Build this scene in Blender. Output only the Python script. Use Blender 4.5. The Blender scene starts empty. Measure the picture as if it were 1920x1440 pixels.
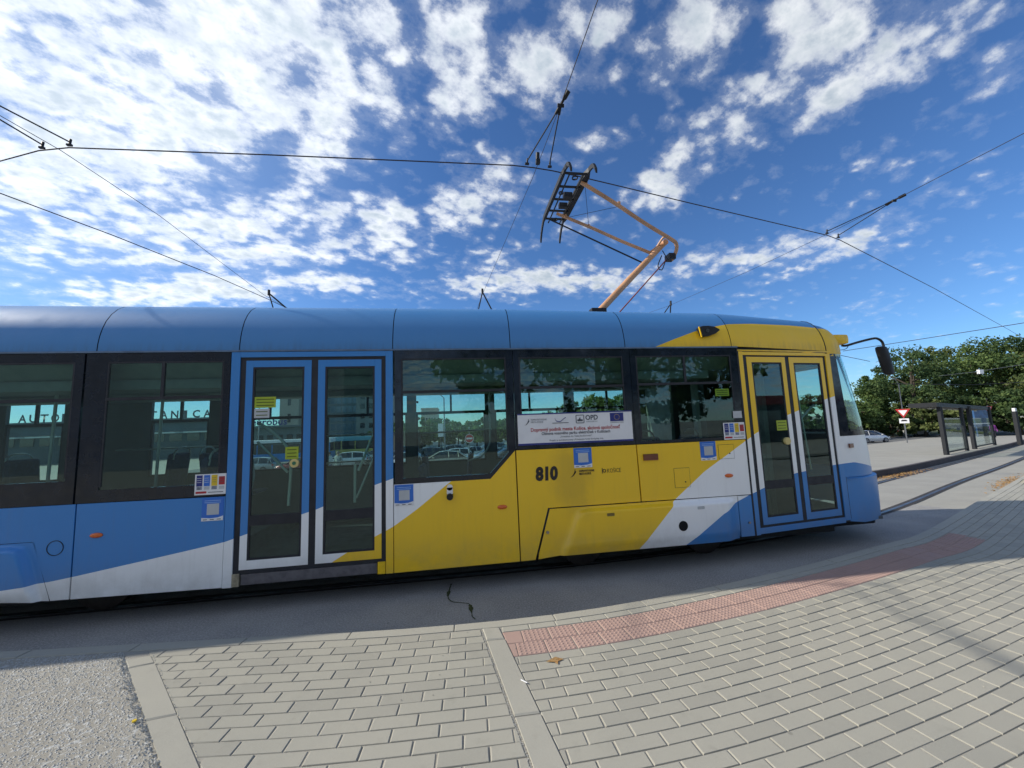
import bpy, bmesh, math, random
import numpy as np
from mathutils import Vector, Matrix
random.seed(7); rng = np.random.default_rng(7)
R = math.radians
scene = bpy.context.scene
COL = scene.collection

# ------------------------------------------------------------------ camera
pitch, roll, yaw = R(6.25), R(-2.16), R(-8.45)
CAMP = Vector((0, 0, 1.9))
cp, sp, cr, sr, cy, sy = math.cos(pitch), math.sin(pitch), math.cos(roll), math.sin(roll), math.cos(yaw), math.sin(yaw)
FWD = Vector((-sy*cp, cy*cp, sp)); RT = Vector((cy, sy, 0)); UPV = RT.cross(FWD)
R2 = RT*cr + UPV*sr; U2 = -RT*sr + UPV*cr
cam = bpy.data.objects.new('camera', bpy.data.cameras.new('camera')); COL.objects.link(cam)
m = Matrix((R2, U2, -FWD)).transposed().to_4x4(); m.translation = CAMP
cam.matrix_world = m
cam.data.sensor_width = 36; cam.data.lens = 721/1920*36
cam.data.clip_start = .05; cam.data.clip_end = 2000
scene.camera = cam

# ------------------------------------------------------------------ light
SUNV = Vector((-1.62, .335, 1)).normalized()        # direction towards the sun
SUN_EL = math.asin(SUNV.z); SUN_AZ = math.atan2(SUNV.x, SUNV.y)
sun = bpy.data.objects.new('sun', bpy.data.lights.new('sun', 'SUN')); COL.objects.link(sun)
sun.data.energy = 2.35; sun.data.angle = R(.6); sun.data.color = (1, .93, .80)
sun.rotation_euler = SUNV.to_track_quat('Z', 'Y').to_euler()
scene.view_settings.view_transform = 'Standard'; scene.view_settings.look = 'None'
scene.view_settings.gamma = 1; scene.view_settings.use_curve_mapping = False
scene.view_settings.exposure = 1.1

class NT:
    def __init__(s, nt): s.nt = nt; s.N = nt.nodes; s.L = nt.links
    def n(s, t, **kw):
        x = s.N.new(t)
        for k, v in kw.items(): setattr(x, k, v)
        return x
    def link(s, a, b):
        if isinstance(a, (int, float, tuple, list)): b.default_value = a
        else: s.L.new(a, b)
    def math(s, op, a, b=0.0, c=None, clamp=False):
        x = s.n('ShaderNodeMath', operation=op); x.use_clamp = clamp
        s.link(a, x.inputs[0]); s.link(b, x.inputs[1])
        if c is not None: s.link(c, x.inputs[2])
        return x.outputs[0]
    def vmath(s, op, a, b=(0, 0, 0)):
        x = s.n('ShaderNodeVectorMath', operation=op); s.link(a, x.inputs[0]); s.link(b, x.inputs[1])
        return x.outputs[1] if op in ('LENGTH', 'DISTANCE', 'DOT_PRODUCT') else x.outputs[0]
    def ramp(s, f, lo, hi, a=0.0, b=1.0):
        x = s.n('ShaderNodeMapRange', interpolation_type='SMOOTHSTEP'); s.link(f, x.inputs[0])
        for i, v in enumerate((lo, hi, a, b)): s.link(v, x.inputs[i+1])
        return x.outputs[0]
    def mix(s, f, a, b, blend='MIX'):
        x = s.n('ShaderNodeMix', data_type='RGBA', blend_type=blend)
        s.link(f, x.inputs[0]); s.link(c4(a), x.inputs[6]); s.link(c4(b), x.inputs[7]); return x.outputs[2]
    def noise(s, vec, scale, detail=4, rough=.5, out=0, dist=0, lac=2.0):
        x = s.n('ShaderNodeTexNoise'); s.link(vec, x.inputs['Vector'])
        x.inputs['Scale'].default_value = scale; x.inputs['Detail'].default_value = detail
        x.inputs['Roughness'].default_value = rough; x.inputs['Distortion'].default_value = dist
        x.inputs['Lacunarity'].default_value = lac
        return x.outputs[out]
    def sep(s, v): x = s.n('ShaderNodeSeparateXYZ'); s.link(v, x.inputs[0]); return x.outputs
    def comb(s, a, b, c): x = s.n('ShaderNodeCombineXYZ'); [s.link(v, x.inputs[i]) for i, v in enumerate((a, b, c))]; return x.outputs[0]
def c4(c): return (*c, 1) if isinstance(c, (tuple, list)) and len(c) == 3 else c

# ------------------------------------------------------------------ sky with clouds
world = bpy.data.worlds.new('World'); scene.world = world; world.use_nodes = True
w = NT(world.node_tree); w.N.clear()
sky = w.n('ShaderNodeTexSky', sky_type='NISHITA'); sky.sun_disc = False
sky.sun_elevation = SUN_EL; sky.sun_rotation = SUN_AZ
sky.air_density = 1.0; sky.dust_density = .03; sky.ozone_density = 2.5; sky.altitude = 200
tc = w.n('ShaderNodeTexCoord').outputs['Generated']
d = w.sep(tc)
dz = w.math('ADD', w.math('MAXIMUM', d[2], 0.0), .26)
px = w.math('DIVIDE', d[0], dz); py = w.math('DIVIDE', d[1], dz)
P = w.comb(px, py, 0)
def ppos(x, y):
    v = (R2*((x-960)/721) - U2*((y-720)/721) + FWD).normalized(); q = max(v.z, 0)+.26
    return v.x/q, v.y/q
warp = w.vmath('SUBTRACT', w.noise(P, 3.2, 1, .5, out=1), (.5, .5, .5))
Pw = w.vmath('ADD', P, w.vmath('MULTIPLY', warp, (.16, .16, 0)))
blobs = [((300, 200), (60, 420), (620, 260), 1.0), ((540, 90), (340, 90), (680, 60), .72), ((360, 430), (90, 430), (640, 380), .95), ((430, 540), (200, 560), (660, 540), .95), ((420, 480), (200, 500), (650, 470), .85), ((960, 470), (880, 500), (1060, 450), .5),
         ((620, 250), (560, 420), (745, 200), .8), ((40, 300), (-60, 420), (160, 250), .75), ((40, 40), (-80, 150), (200, 0), .8), ((235, 480), (150, 540), (330, 450), .5),
         ((835, 50), (835, 130), (885, 60), .78), ((850, 180), (850, 225), (915, 190), .85), ((1005, 140), (990, 210), (1055, 105), .82), ((1110, 50), (1130, 130), (1160, 40), .75),
         ((880, 370), (870, 420), (960, 350), .85), ((1090, 285), (1110, 325), (1135, 262), .72), ((1280, 80), (1210, 130), (1390, 40), .92), 
         ((1560, 60), (1530, 190), (1740, 20), .95), ((1600, 150), (1500, 230), (1780, 90), .8), ((1380, 230), (1340, 290), (1500, 180), .72), ((1280, 290), (1260, 330), (1340, 260), .6), ((1225, 185), (1225, 210), (1250, 172), .4),
         ((1400, 480), (1250, 500), (1560, 450), .82), ((1560, 470), (1430, 540), (1650, 440), .62), ((1010, 530), (880, 545), (1180, 540), .95), ((940, 480), (900, 500), (1050, 490), .5), ((745, 440), (745, 500), (800, 440), .9),
         ((1250, 350), (1240, 380), (1310, 340), .8), ((1660, 310), (1600, 350), (1780, 290), .30), ((1900, 120), (1870, 150), (1960, 100), .55)]
mask = None
for (c, a, b, k) in blobs:
    c0, a0, b0 = Vector(ppos(*c)), Vector(ppos(*a)), Vector(ppos(*b))
    M_ = np.array([[a0.x-c0.x, b0.x-c0.x], [a0.y-c0.y, b0.y-c0.y]]); Us, Sg, _ = np.linalg.svd(M_)
    mp = w.n('ShaderNodeMapping', vector_type='TEXTURE'); w.link(Pw, mp.inputs['Vector'])
    mp.inputs['Location'].default_value = (c0.x, c0.y, 0); mp.inputs['Rotation'].default_value = (0, 0, math.atan2(Us[1, 0], Us[0, 0]))
    mp.inputs['Scale'].default_value = (max(Sg[0], .05)*1.9, max(Sg[1], .085)*1.9, 1)
    gt = w.n('ShaderNodeTexGradient', gradient_type='SPHERICAL'); w.link(mp.outputs[0], gt.inputs[0])
    if mask is None: mask = w.math('MULTIPLY', gt.outputs['Fac'], k*1.25)
    else: mask = w.math('SMOOTH_MAX', w.math('MULTIPLY', gt.outputs['Fac'], k*1.25), mask, .25)
mask = w.math('MINIMUM', mask, 1.0)
outside = w.ramp(w.vmath('DOT_PRODUCT', tc, tuple(FWD)), .25, -.1)       # beyond the frame: scattered clouds go on
mask = w.math('ADD', mask, w.math('MULTIPLY', outside, .5))
ca, sa = math.cos(R(20)), math.sin(R(20))         # cloud streets lie aslant
st = w.comb(w.math('ADD', w.math('MULTIPLY', px, ca), w.math('MULTIPLY', py, sa)), w.math('MULTIPLY', w.math('SUBTRACT', w.math('MULTIPLY', py, ca), w.math('MULTIPLY', px, sa)), 1.2), 0)
n1 = w.noise(st, 4.2, 3, .55)
n2 = w.noise(w.vmath('ADD', st, (7, 3, 0)), 21, 6, .66)
vo = w.n('ShaderNodeTexVoronoi', feature='SMOOTH_F1'); w.link(w.vmath('ADD', st, w.vmath('MULTIPLY', w.vmath('SUBTRACT', w.noise(st, 13, 2, .5, out=1), (.5, .5, .5)), (.085, .085, 0))), vo.inputs['Vector']); vo.inputs['Scale'].default_value = 17; vo.inputs['Smoothness'].default_value = .6
puff = w.math('SUBTRACT', .62, vo.outputs['Distance'])
nn = w.math('ADD', w.math('ADD', w.math('MULTIPLY', n1, .36), w.math('MULTIPLY', n2, .44)), w.math('MULTIPLY', puff, .30))
dens = w.math('ADD', w.math('MULTIPLY', w.math('SUBTRACT', nn, .47), 2.15), w.math('SUBTRACT', w.math('MULTIPLY', mask, .80), .36))
alpha = w.math('MULTIPLY', w.ramp(dens, -.08, .44), .93)
thin = w.math('MULTIPLY', w.ramp(dens, -.22, .05), .09)
alpha = w.math('MAXIMUM', alpha, thin)
alpha = w.math('MAXIMUM', alpha, w.math('MULTIPLY', w.ramp(w.math('ADD', mask, w.math('MULTIPLY', w.math('SUBTRACT', n1, .5), .8)), .72, 1.15), .42))     # thin sheet between the puffs
sunp = w.vmath('DOT_PRODUCT', tc, tuple(SUNV))
thick = w.ramp(w.math('ADD', dens, w.math('MULTIPLY', w.math('SUBTRACT', w.noise(w.vmath('ADD', st, (3, 1, 0)), 11, 4, .62), .5), 1.1)), .05, .75)
ccol = w.mix(thick, (.48, .495, .505), (.25, .29, .33))
glow = w.ramp(sunp, .05, .95, .95, 1.3)
ccol = w.vmath('MULTIPLY', ccol, w.comb(glow, glow, glow))
veil = w.math('MULTIPLY', w.ramp(sunp, .45, 1.02), .22)     # pale veil close to the sun
skyc = w.vmath('MULTIPLY', sky.outputs[0], (.033, .049, .068))     # sky texture strength, per channel
skyc = w.mix(veil, skyc, (.42, .50, .55))
final = w.mix(w.math('MULTIPLY', alpha, w.ramp(d[2], -.02, .03)), skyc, ccol)
bg = w.n('ShaderNodeBackground'); w.link(final, bg.inputs[0]); bg.inputs[1].default_value = 1.0
out = w.n('ShaderNodeOutputWorld'); w.link(bg.outputs[0], out.inputs[0])

# ------------------------------------------------------------------ helpers
def terr(y): return 0.0 if y < 6 else max(-1.7, -.05*(y-6))
class MB:
    def __init__(s): s.v = []; s.f = []; s.m = []
    def add(s, vs, fs, mi=0):
        o = len(s.v); s.v += [tuple(q) for q in vs]; s.f += [tuple(o+i for i in f) for f in fs]; s.m += [mi]*len(fs); return s
    def box(s, x0, x1, y0, y1, z0, z1, mi=0):
        return s.add([(x, y, z) for x in (x0, x1) for y in (y0, y1) for z in (z0, z1)],
                     [(0, 1, 3, 2), (4, 6, 7, 5), (0, 4, 5, 1), (2, 3, 7, 6), (0, 2, 6, 4), (1, 5, 7, 3)], mi)
    def prism(s, pts, fn, a, b, mi=0):
        """polygon pts extruded from depth a to b; fn(p, depth) -> 3D"""
        n = len(pts); vs = [fn(p, a) for p in pts]+[fn(p, b) for p in pts]
        return s.add(vs, [tuple(range(n)), tuple(range(2*n-1, n-1, -1))]+[(i, i+n, (i+1) % n+n, (i+1) % n) for i in range(n)], mi)
    def tube(s, path, r, n=8, mi=0, cap=True):
        path = [Vector(p) for p in path]; rs = r if isinstance(r, (list, tuple)) else [r]*len(path)
        rings = []; prev = None
        for i, p in enumerate(path):
            t = (path[min(i+1, len(path)-1)]-path[max(i-1, 0)]).normalized()
            if prev is None:
                a = Vector((0, 0, 1)) if abs(t.z) < .9 else Vector((1, 0, 0)); u = t.cross(a).normalized()
            else: u = (prev-t*prev.dot(t)).normalized()
            prev = u; v = t.cross(u)
            rings.append([p+(u*math.cos(2*math.pi*k/n)+v*math.sin(2*math.pi*k/n))*rs[i] for k in range(n)])
        vs = [q for rg in rings for q in rg]; fs = []
        for i in range(len(path)-1):
            for k in range(n): fs.append((i*n+k, i*n+(k+1) % n, (i+1)*n+(k+1) % n, (i+1)*n+k))
        if cap: fs += [tuple(range(n-1, -1, -1)), tuple(range((len(path)-1)*n, len(path)*n))]
        return s.add(vs, fs, mi)
    def cyl(s, p, axis, r, h, n=16, mi=0, r2=None):
        p = Vector(p); ax = Vector(axis).normalized(); return s.tube([p-ax*h/2, p+ax*h/2], [r, r2 if r2 is not None else r], n, mi)
    def ring(s, p, axis, r0, r1, h, n=24, mi=0):
        p = Vector(p); t = Vector(axis).normalized(); a = Vector((0, 0, 1)) if abs(t.z) < .9 else Vector((1, 0, 0)); u = t.cross(a).normalized(); v = t.cross(u)
        vs = []
        for k in range(n):
            dvec = u*math.cos(2*math.pi*k/n)+v*math.sin(2*math.pi*k/n)
            vs += [p+dvec*r0-t*h/2, p+dvec*r1-t*h/2, p+dvec*r1+t*h/2, p+dvec*r0+t*h/2]
        fs = []
        for k in range(n):
            a_, b_ = 4*k, 4*((k+1) % n)
            for j in range(4): fs.append((a_+j, a_+(j+1) % 4, b_+(j+1) % 4, b_+j))
        return s.add(vs, fs, mi)
    def loft(s, rings, closed=True, mi=0, cap=True):
        n = len(rings[0]); vs = [q for rg in rings for q in rg]; fs = []
        for i in range(len(rings)-1):
            for k in range(n if closed else n-1): fs.append((i*n+k, i*n+(k+1) % n, (i+1)*n+(k+1) % n, (i+1)*n+k))
        if cap and closed: fs += [tuple(range(n-1, -1, -1)), tuple(range((len(rings)-1)*n, len(rings)*n))]
        return s.add(vs, fs, mi)
def mesh_from(name, mb, mats, smooth=False, off=None, bevel=0):
    me = bpy.data.meshes.new(name)
    vs = mb.v if off is None else [(a-off[0], b-off[1], c-off[2]) for a, b, c in mb.v]
    me.from_pydata(vs, [], mb.f)
    for mt in (mats if isinstance(mats, (list, tuple)) else [mats]): me.materials.append(mt)
    me.polygons.foreach_set('material_index', mb.m)
    bm = bmesh.new(); bm.from_mesh(me); bmesh.ops.recalc_face_normals(bm, faces=bm.faces)
    if bevel: bmesh.ops.bevel(bm, geom=[e for e in bm.edges if len(e.link_faces) == 2 and e.calc_face_angle(0) > .5], offset=bevel, segments=2, affect='EDGES', profile=.7)
    bm.to_mesh(me); bm.free()
    if smooth:
        me.polygons.foreach_set('use_smooth', [True]*len(me.polygons))
        if smooth != 'all': me.set_sharp_from_angle(angle=R(40))
    return me
def link(name, me, parent=None):
    o = bpy.data.objects.new(name, me); COL.objects.link(o)
    if parent: o.parent = parent
    return o
def rootof(o):
    while o.parent: o = o.parent
    return o
def obj(name, mb, mats, parent=None, smooth=False, bevel=0, label=None):
    off = tuple(rootof(parent).location) if parent else None
    o = link(name, mesh_from(name, mb, mats, smooth, off, bevel), parent)
    if label: o['label'] = label
    return o
def tag(o, label, cat, group=None, kind=None):
    o['label'] = label; o['category'] = cat
    if group: o['group'] = group
    if kind: o['kind'] = kind
    return o
def thing(name, loc, label, cat, group=None):
    o = bpy.data.objects.new(name, None); o.location = loc; o.empty_display_size = .2; COL.objects.link(o)
    return tag(o, label, cat, group)
def structure(name, mb, mats, smooth=False, parent=None):
    o = obj(name, mb, mats, parent, smooth)
    if not parent: o['kind'] = 'structure'
    return o
def copy_tree(o, parent=None):
    c = o.copy(); COL.objects.link(c)
    if parent: c.parent = parent
    for ch in list(o.children): copy_tree(ch, c)
    return c

# ------------------------------------------------------------------ materials
MATS = {}
def mat(name, col, rough=.5, metal=0, var=0.0, vscale=6, bump=0, bscale=60, spec=.5, coat=0, col2=None, coords='Object'):
    if name in MATS: return MATS[name]
    mt = bpy.data.materials.new(name); mt.use_nodes = True; t = NT(mt.node_tree)
    b = t.N['Principled BSDF']; tcn = t.n('ShaderNodeTexCoord').outputs[coords]
    f = t.noise(tcn, vscale, 5, .6)
    col2 = col2 or tuple(max(0, c*(1-var)) for c in col)
    cc = t.mix(t.ramp(f, .35, .68), col, col2)
    t.link(cc, b.inputs['Base Color'])
    b.inputs['Metallic'].default_value = metal; b.inputs['Specular IOR Level'].default_value = spec
    b.inputs['Coat Weight'].default_value = coat; b.inputs['Coat Roughness'].default_value = .05
    t.link(t.ramp(t.noise(tcn, vscale*1.7, 3), .3, .7, max(.02, rough-.06), rough+.08), b.inputs['Roughness'])
    if bump:
        bp = t.n('ShaderNodeBump'); bp.inputs['Strength'].default_value = bump; bp.inputs['Distance'].default_value = .01
        t.link(t.noise(tcn, bscale, 4, .6), bp.inputs['Height']); t.link(bp.outputs[0], b.inputs['Normal'])
    MATS[name] = mt; return mt
def glass(name, tint, refl=1.0, rough=.0):
    mt = bpy.data.materials.new(name); mt.use_nodes = True; t = NT(mt.node_tree); t.N.clear()
    tr = t.n('ShaderNodeBsdfTransparent'); tr.inputs[0].default_value = c4(tint)
    gl = t.n('ShaderNodeBsdfGlossy'); gl.inputs[0].default_value = (.80, .93, .97, 1); gl.inputs['Roughness'].default_value = rough
    bp = t.n('ShaderNodeBump'); bp.inputs['Strength'].default_value = .02; bp.inputs['Distance'].default_value = .02
    t.link(t.noise(t.n('ShaderNodeTexCoord').outputs['Object'], 1.1, 2), bp.inputs['Height']); t.link(bp.outputs[0], gl.inputs['Normal'])
    fr = t.n('ShaderNodeFresnel'); bf = t.n('ShaderNodeNewGeometry').outputs['Backfacing']
    t.link(t.math('MULTIPLY_ADD', bf, 1/1.52-1.52, 1.52), fr.inputs[0])        # a thin sheet: no total reflection inside
    mx = t.n('ShaderNodeMixShader'); t.link(t.math('MULTIPLY', fr.outputs[0], 1.25*refl, clamp=True), mx.inputs[0])
    t.link(tr.outputs[0], mx.inputs[1]); t.link(gl.outputs[0], mx.inputs[2])
    o = t.n('ShaderNodeOutputMaterial'); t.link(mx.outputs[0], o.inputs[0]); MATS[name] = mt; return mt
def ground_mat(name, c1, c2, speck, sscale=260, bump=.5, bscale=180, crack=False):
    mt = bpy.data.materials.new(name); mt.use_nodes = True; t = NT(mt.node_tree); b = t.N['Principled BSDF']
    g = t.n('ShaderNodeNewGeometry').outputs['Position']
    a = t.mix(t.ramp(t.noise(g, .9, 6, .62), .32, .7), c1, c2)
    s1 = t.ramp(t.noise(g, sscale, 3, .7), .35, .72)
    a = t.mix(t.math('MULTIPLY', s1, .6), a, speck)
    a = t.mix(t.math('MULTIPLY', t.ramp(t.noise(g, 7, 5, .65), .55, .78), .22), a, tuple(v*.55 for v in c1))
    vo = t.n('ShaderNodeTexVoronoi'); t.link(g, vo.inputs['Vector']); vo.inputs['Scale'].default_value = 2.2
    spot = t.ramp(vo.outputs['Distance'], .035, .022)
    a = t.mix(t.math('MULTIPLY', spot, .4), a, tuple(v*.35 for v in c1))
    t.link(a, b.inputs['Base Color']); b.inputs['Roughness'].default_value = .88; b.inputs['Specular IOR Level'].default_value = .25
    bp = t.n('ShaderNodeBump'); bp.inputs['Strength'].default_value = bump; bp.inputs['Distance'].default_value = .006
    t.link(t.noise(g, bscale, 4, .7), bp.inputs['Height']); t.link(bp.outputs[0], b.inputs['Normal'])
    MATS[name] = mt; return mt
BLUE, YEL, WHT = (.035, .215, .560), (.90, .56, .010), (.88, .89, .90)
ROOT = (1.0, 6.0, 0.0)
def curve_node(t, x, pts):
    fc = t.n('ShaderNodeFloatCurve'); t.link(x, fc.inputs['Value']); cu = fc.mapping.curves[0]
    q = [((a+5)/12, b/5) for a, b in pts]
    cu.points[0].location = q[0]; cu.points[1].location = q[-1]
    for a in q[1:-1]: cu.points.new(*a)
    for p_ in cu.points: p_.handle_type = 'VECTOR'
    fc.mapping.update(); return t.math('MULTIPLY', fc.outputs[0], 5)
def livery(name, roof=False):
    mt = bpy.data.materials.new(name); mt.use_nodes = True; t = NT(mt.node_tree); b = t.N['Principled BSDF']
    o = t.n('ShaderNodeTexCoord').outputs['Object']; s = t.sep(o)
    X = t.math('ADD', s[0], ROOT[0]); Z = s[2]; xn = t.math('DIVIDE', t.math('ADD', X, 5), 12)
    def above(pts, soft=.003):
        c = curve_node(t, xn, pts); return t.math('GREATER_THAN', Z, c)
    if roof:
        F = above([(-5, 2.0), (2.55, 2.0), (2.60, 2.86), (2.95, 2.99), (3.3, 3.11), (3.6, 3.18), (3.85, 3.225), (4.3, 3.25), (5.0, 3.25), (5.8, 3.21), (7, 3.08)])
        col = t.mix(F, YEL, (.060, .225, .50))
    else:
        A = above([(-5, .42), (-4.55, .47), (-4.14, .50), (-3.93, .53), (-3.14, .66), (-2.52, .765), (-1.75, 1.0), (-1.59, 1.045), (-.95, 1.28), (-.74, 1.345), (-.6, 1.42), (-.5, 4.9), (7, 5)])
        B = above([(-5, 0), (-1.62, 0.30), (-1.39, .47), (-1.25, .55), (-.95, .70), (-.74, .80), (-.48, .97), (-.12, 1.24), (-.05, 1.29), (.3, 1.6), (.4, 4.9), (7, 5)])
        C = above([(-5, 0), (2.1, 0), (2.2, .30), (2.35, .46), (2.75, .86), (3.22, 1.21), (3.88, 1.59), (4.06, 1.68), (4.64, 1.91), (5.38, 2.12), (5.54, 2.16), (7, 2.5)])
        D = above([(-5, 0), (2.7, 0), (2.82, .30), (3.11, .49), (3.39, .67), (3.64, .79), (3.88, .885), (4.16, .96), (4.66, 1.10), (5.40, 1.17), (5.75, 1.19), (6.1, 1.12), (6.6, 1.0), (7, .9)])
        col = t.mix(D, BLUE, WHT)
        col = t.mix(C, col, YEL); col = t.mix(B, col, WHT); col = t.mix(A, col, BLUE)
        # for x > .4 B and A sit far above everything, so restore: yellow / white / blue
        far = t.math('GREATER_THAN', X, .35)
    # weathering: streaks, smudges, road grime (stains with their own shape)
    st_ = t.noise(t.vmath('MULTIPLY', o, (9, 9, .8)), 2.2, 6, .65)
    sm = t.noise(o, 1.7, 6, .66)
    grime = t.math('MULTIPLY', t.ramp(st_, .48, .80), .08)
    low = t.math('MULTIPLY', t.ramp(Z, .75, .30), t.ramp(sm, .32, .66, .03, .34)) if not roof else t.math('MULTIPLY', t.ramp(Z, 3.02, 2.88), t.ramp(st_, .35, .7, .06, .25))
    col = t.mix(grime, col, (.16, .13, .09)) if not roof else t.mix(t.math('MULTIPLY', grime, .7), col, (.10, .11, .12))
    col = t.mix(low, col, (.22, .19, .14) if not roof else (.05, .06, .07))
    if not roof:
        q = t.vmath('MULTIPLY', t.vmath('SUBTRACT', o, (.42, -1.25, 1.22)), (2.4, 0, 1.7))
        smd = t.math('MULTIPLY', t.ramp(t.math('ADD', t.vmath('LENGTH', q), t.math('MULTIPLY', t.math('SUBTRACT', sm, .5), 1.3)), .95, .25), .24)
        col = t.mix(smd, col, (.10, .08, .04))
    t.link(col, b.inputs['Base Color'])
    t.link(t.ramp(sm, .3, .7, .34 if not roof else .42, .5 if not roof else .62), b.inputs['Roughness'])
    b.inputs['Coat Weight'].default_value = .25 if not roof else .08; b.inputs['Coat Roughness'].default_value = .18
    bp = t.n('ShaderNodeBump'); bp.inputs['Strength'].default_value = .12; bp.inputs['Distance'].default_value = .02
    t.link(t.noise(o, 1.6, 3), bp.inputs['Height']); t.link(bp.outputs[0], b.inputs['Normal'])
    MATS[name] = mt; return mt
LIV = livery('livery_paint'); LROOF = livery('roof_paint', True)
YELP = mat('yellow_paint', YEL, .4, var=.25, coat=.2)
BLUP = mat('blue_paint', BLUE, .4, var=.2, coat=.2)
BLACK = mat('black_glass_band', (.008, .014, .026), .14, var=.3, spec=.45)
RUB = mat('rubber', (.018, .020, .028), .6, var=.3)
DARK = mat('dark_metal', (.016, .017, .02), .55, var=.4, metal=.2)
STEEL = mat('steel', (.32, .32, .33), .35, metal=1, var=.3)
CHROME = mat('chrome_rail', (.42, .46, .44), .35, metal=.35, var=.1)
SILL = mat('grey_sill', (.14, .13, .14), .6, var=.35, vscale=12)
BEIGE = mat('dirty_beige', (.42, .36, .25), .7, var=.4, vscale=14)
LINING = mat('interior_lining', (.20, .235, .22), .6, var=.15)
IFLOOR = mat('interior_floor', (.10, .11, .12), .7, var=.3)
SEATM = mat('seat_fabric', (.02, .035, .10), .85, var=.5, vscale=30)
SEATB = mat('seat_shell', (.05, .055, .06), .45, var=.2)
WHITE = mat('white_print', (.78, .78, .80), .45, var=.06)
STK = mat('sticker_blue', (.03, .16, .60), .45, var=.1)
STKW = mat('sticker_grey', (.50, .52, .54), .5, var=.1)
NAVY = mat('navy', (.02, .03, .20), .5, var=.1)
REDT = mat('red_print', (.42, .02, .03), .5, var=.1)
RED = mat('red_paint', (.50, .03, .03), .4, var=.15)
GREYT = mat('grey_print', (.08, .09, .11), .5, var=.1)
BLKT = mat('black_print', (.02, .015, .015), .5, var=.1)
GOLD = mat('gold', (.75, .52, .03), .45, var=.1)
LIME = mat('lime_notice', (.36, .45, .03), .5, var=.12)
ORANGE = mat('orange_lens', (.70, .13, .01), .25, var=.2, coat=.5)
BROWNL = mat('brown_lens', (.16, .035, .01), .3, var=.2, coat=.4)
GL = glass('tram_glass', (.72, .855, .83), .8)
GLF = glass('far_glass', (.87, .95, .93), .4)
GLD = glass('dark_glass', (.55, .67, .645), .8)
GLC = glass('clear_shelter_glass', (.92, .96, .94), .5)
CARG = mat('car_window', (.015, .02, .025), .08, var=.2, coat=.8)
ASPH = ground_mat('asphalt', (.215, .21, .20), (.30, .29, .27), (.52, .50, .47), 60, 1.0, 50)
ASPHF = ground_mat('far_asphalt', (.29, .28, .245), (.35, .335, .29), (.40, .385, .34), 60, .3, 60)
PAV = ground_mat('concrete_paver', (.38, .362, .305), (.34, .328, .28), (.44, .425, .36), 320, .35, 250)
PAV2 = ground_mat('concrete_paver_dark', (.348, .333, .282), (.31, .30, .258), (.41, .395, .34), 320, .35, 250)
KERB = ground_mat('kerb_concrete', (.385, .37, .315), (.335, .325, .28), (.46, .44, .38), 300, .35, 250)
SAND = ground_mat('joint_sand', (.33, .31, .265), (.39, .37, .315), (.42, .40, .36), 240, .8, 300)
TACT = ground_mat('tactile_red', (.41, .272, .232), (.37, .25, .213), (.47, .35, .305), 260, .3, 200)
GRAV = ground_mat('pale_chippings', (.50, .505, .485), (.40, .41, .40), (.66, .655, .63), 60, 1.0, 95)
DKERB = ground_mat('dark_kerb', (.055, .050, .055), (.085, .075, .075), (.12, .11, .11), 120, .5, 90)
GRASS = ground_mat('grass', (.10, .13, .035), (.16, .15, .06), (.20, .19, .08), 30, .8, 40)
LEAFD = ground_mat('dry_leaves', (.30, .15, .05), (.42, .26, .11), (.50, .34, .16), 60, .8, 60)
MOSS = ground_mat('moss', (.035, .045, .015), (.05, .06, .02), (.08, .09, .04), 90, .8, 60)
PANT = mat('pantograph_orange', (.62, .33, .17), .55, var=.3, vscale=2.5)
CABLE = mat('cable', (.03, .025, .035), .6, var=.2)
RAILS = mat('rail_steel', (.20, .20, .215), .35, metal=.8, var=.4, vscale=3)
GROOVE = mat('rail_groove', (.05, .045, .045), .9, var=.3)

# =================================================================== GROUND
def grid_sheet(x0, x1, y0, y1, off, nx=8):
    mb = MB(); ys = sorted({y0, y1, *[v for v in (6, 10, 20, 30, 40) if y0 < v < y1]})
    xs = np.linspace(x0, x1, nx+1)
    for i in range(nx):
        for j in range(len(ys)-1):
            mb.add([(xs[i], ys[j], terr(ys[j])+off), (xs[i+1], ys[j], terr(ys[j])+off), (xs[i+1], ys[j+1], terr(ys[j+1])+off), (xs[i], ys[j+1], terr(ys[j+1])+off)], [(0, 1, 2, 3)])
    return mb
structure('road', grid_sheet(-9, 9.5, 2.6, 9.8, 0.0), ASPH)
structure('ground', grid_sheet(-900, 900, -300, 900, -.006, 30), ASPHF)

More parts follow.
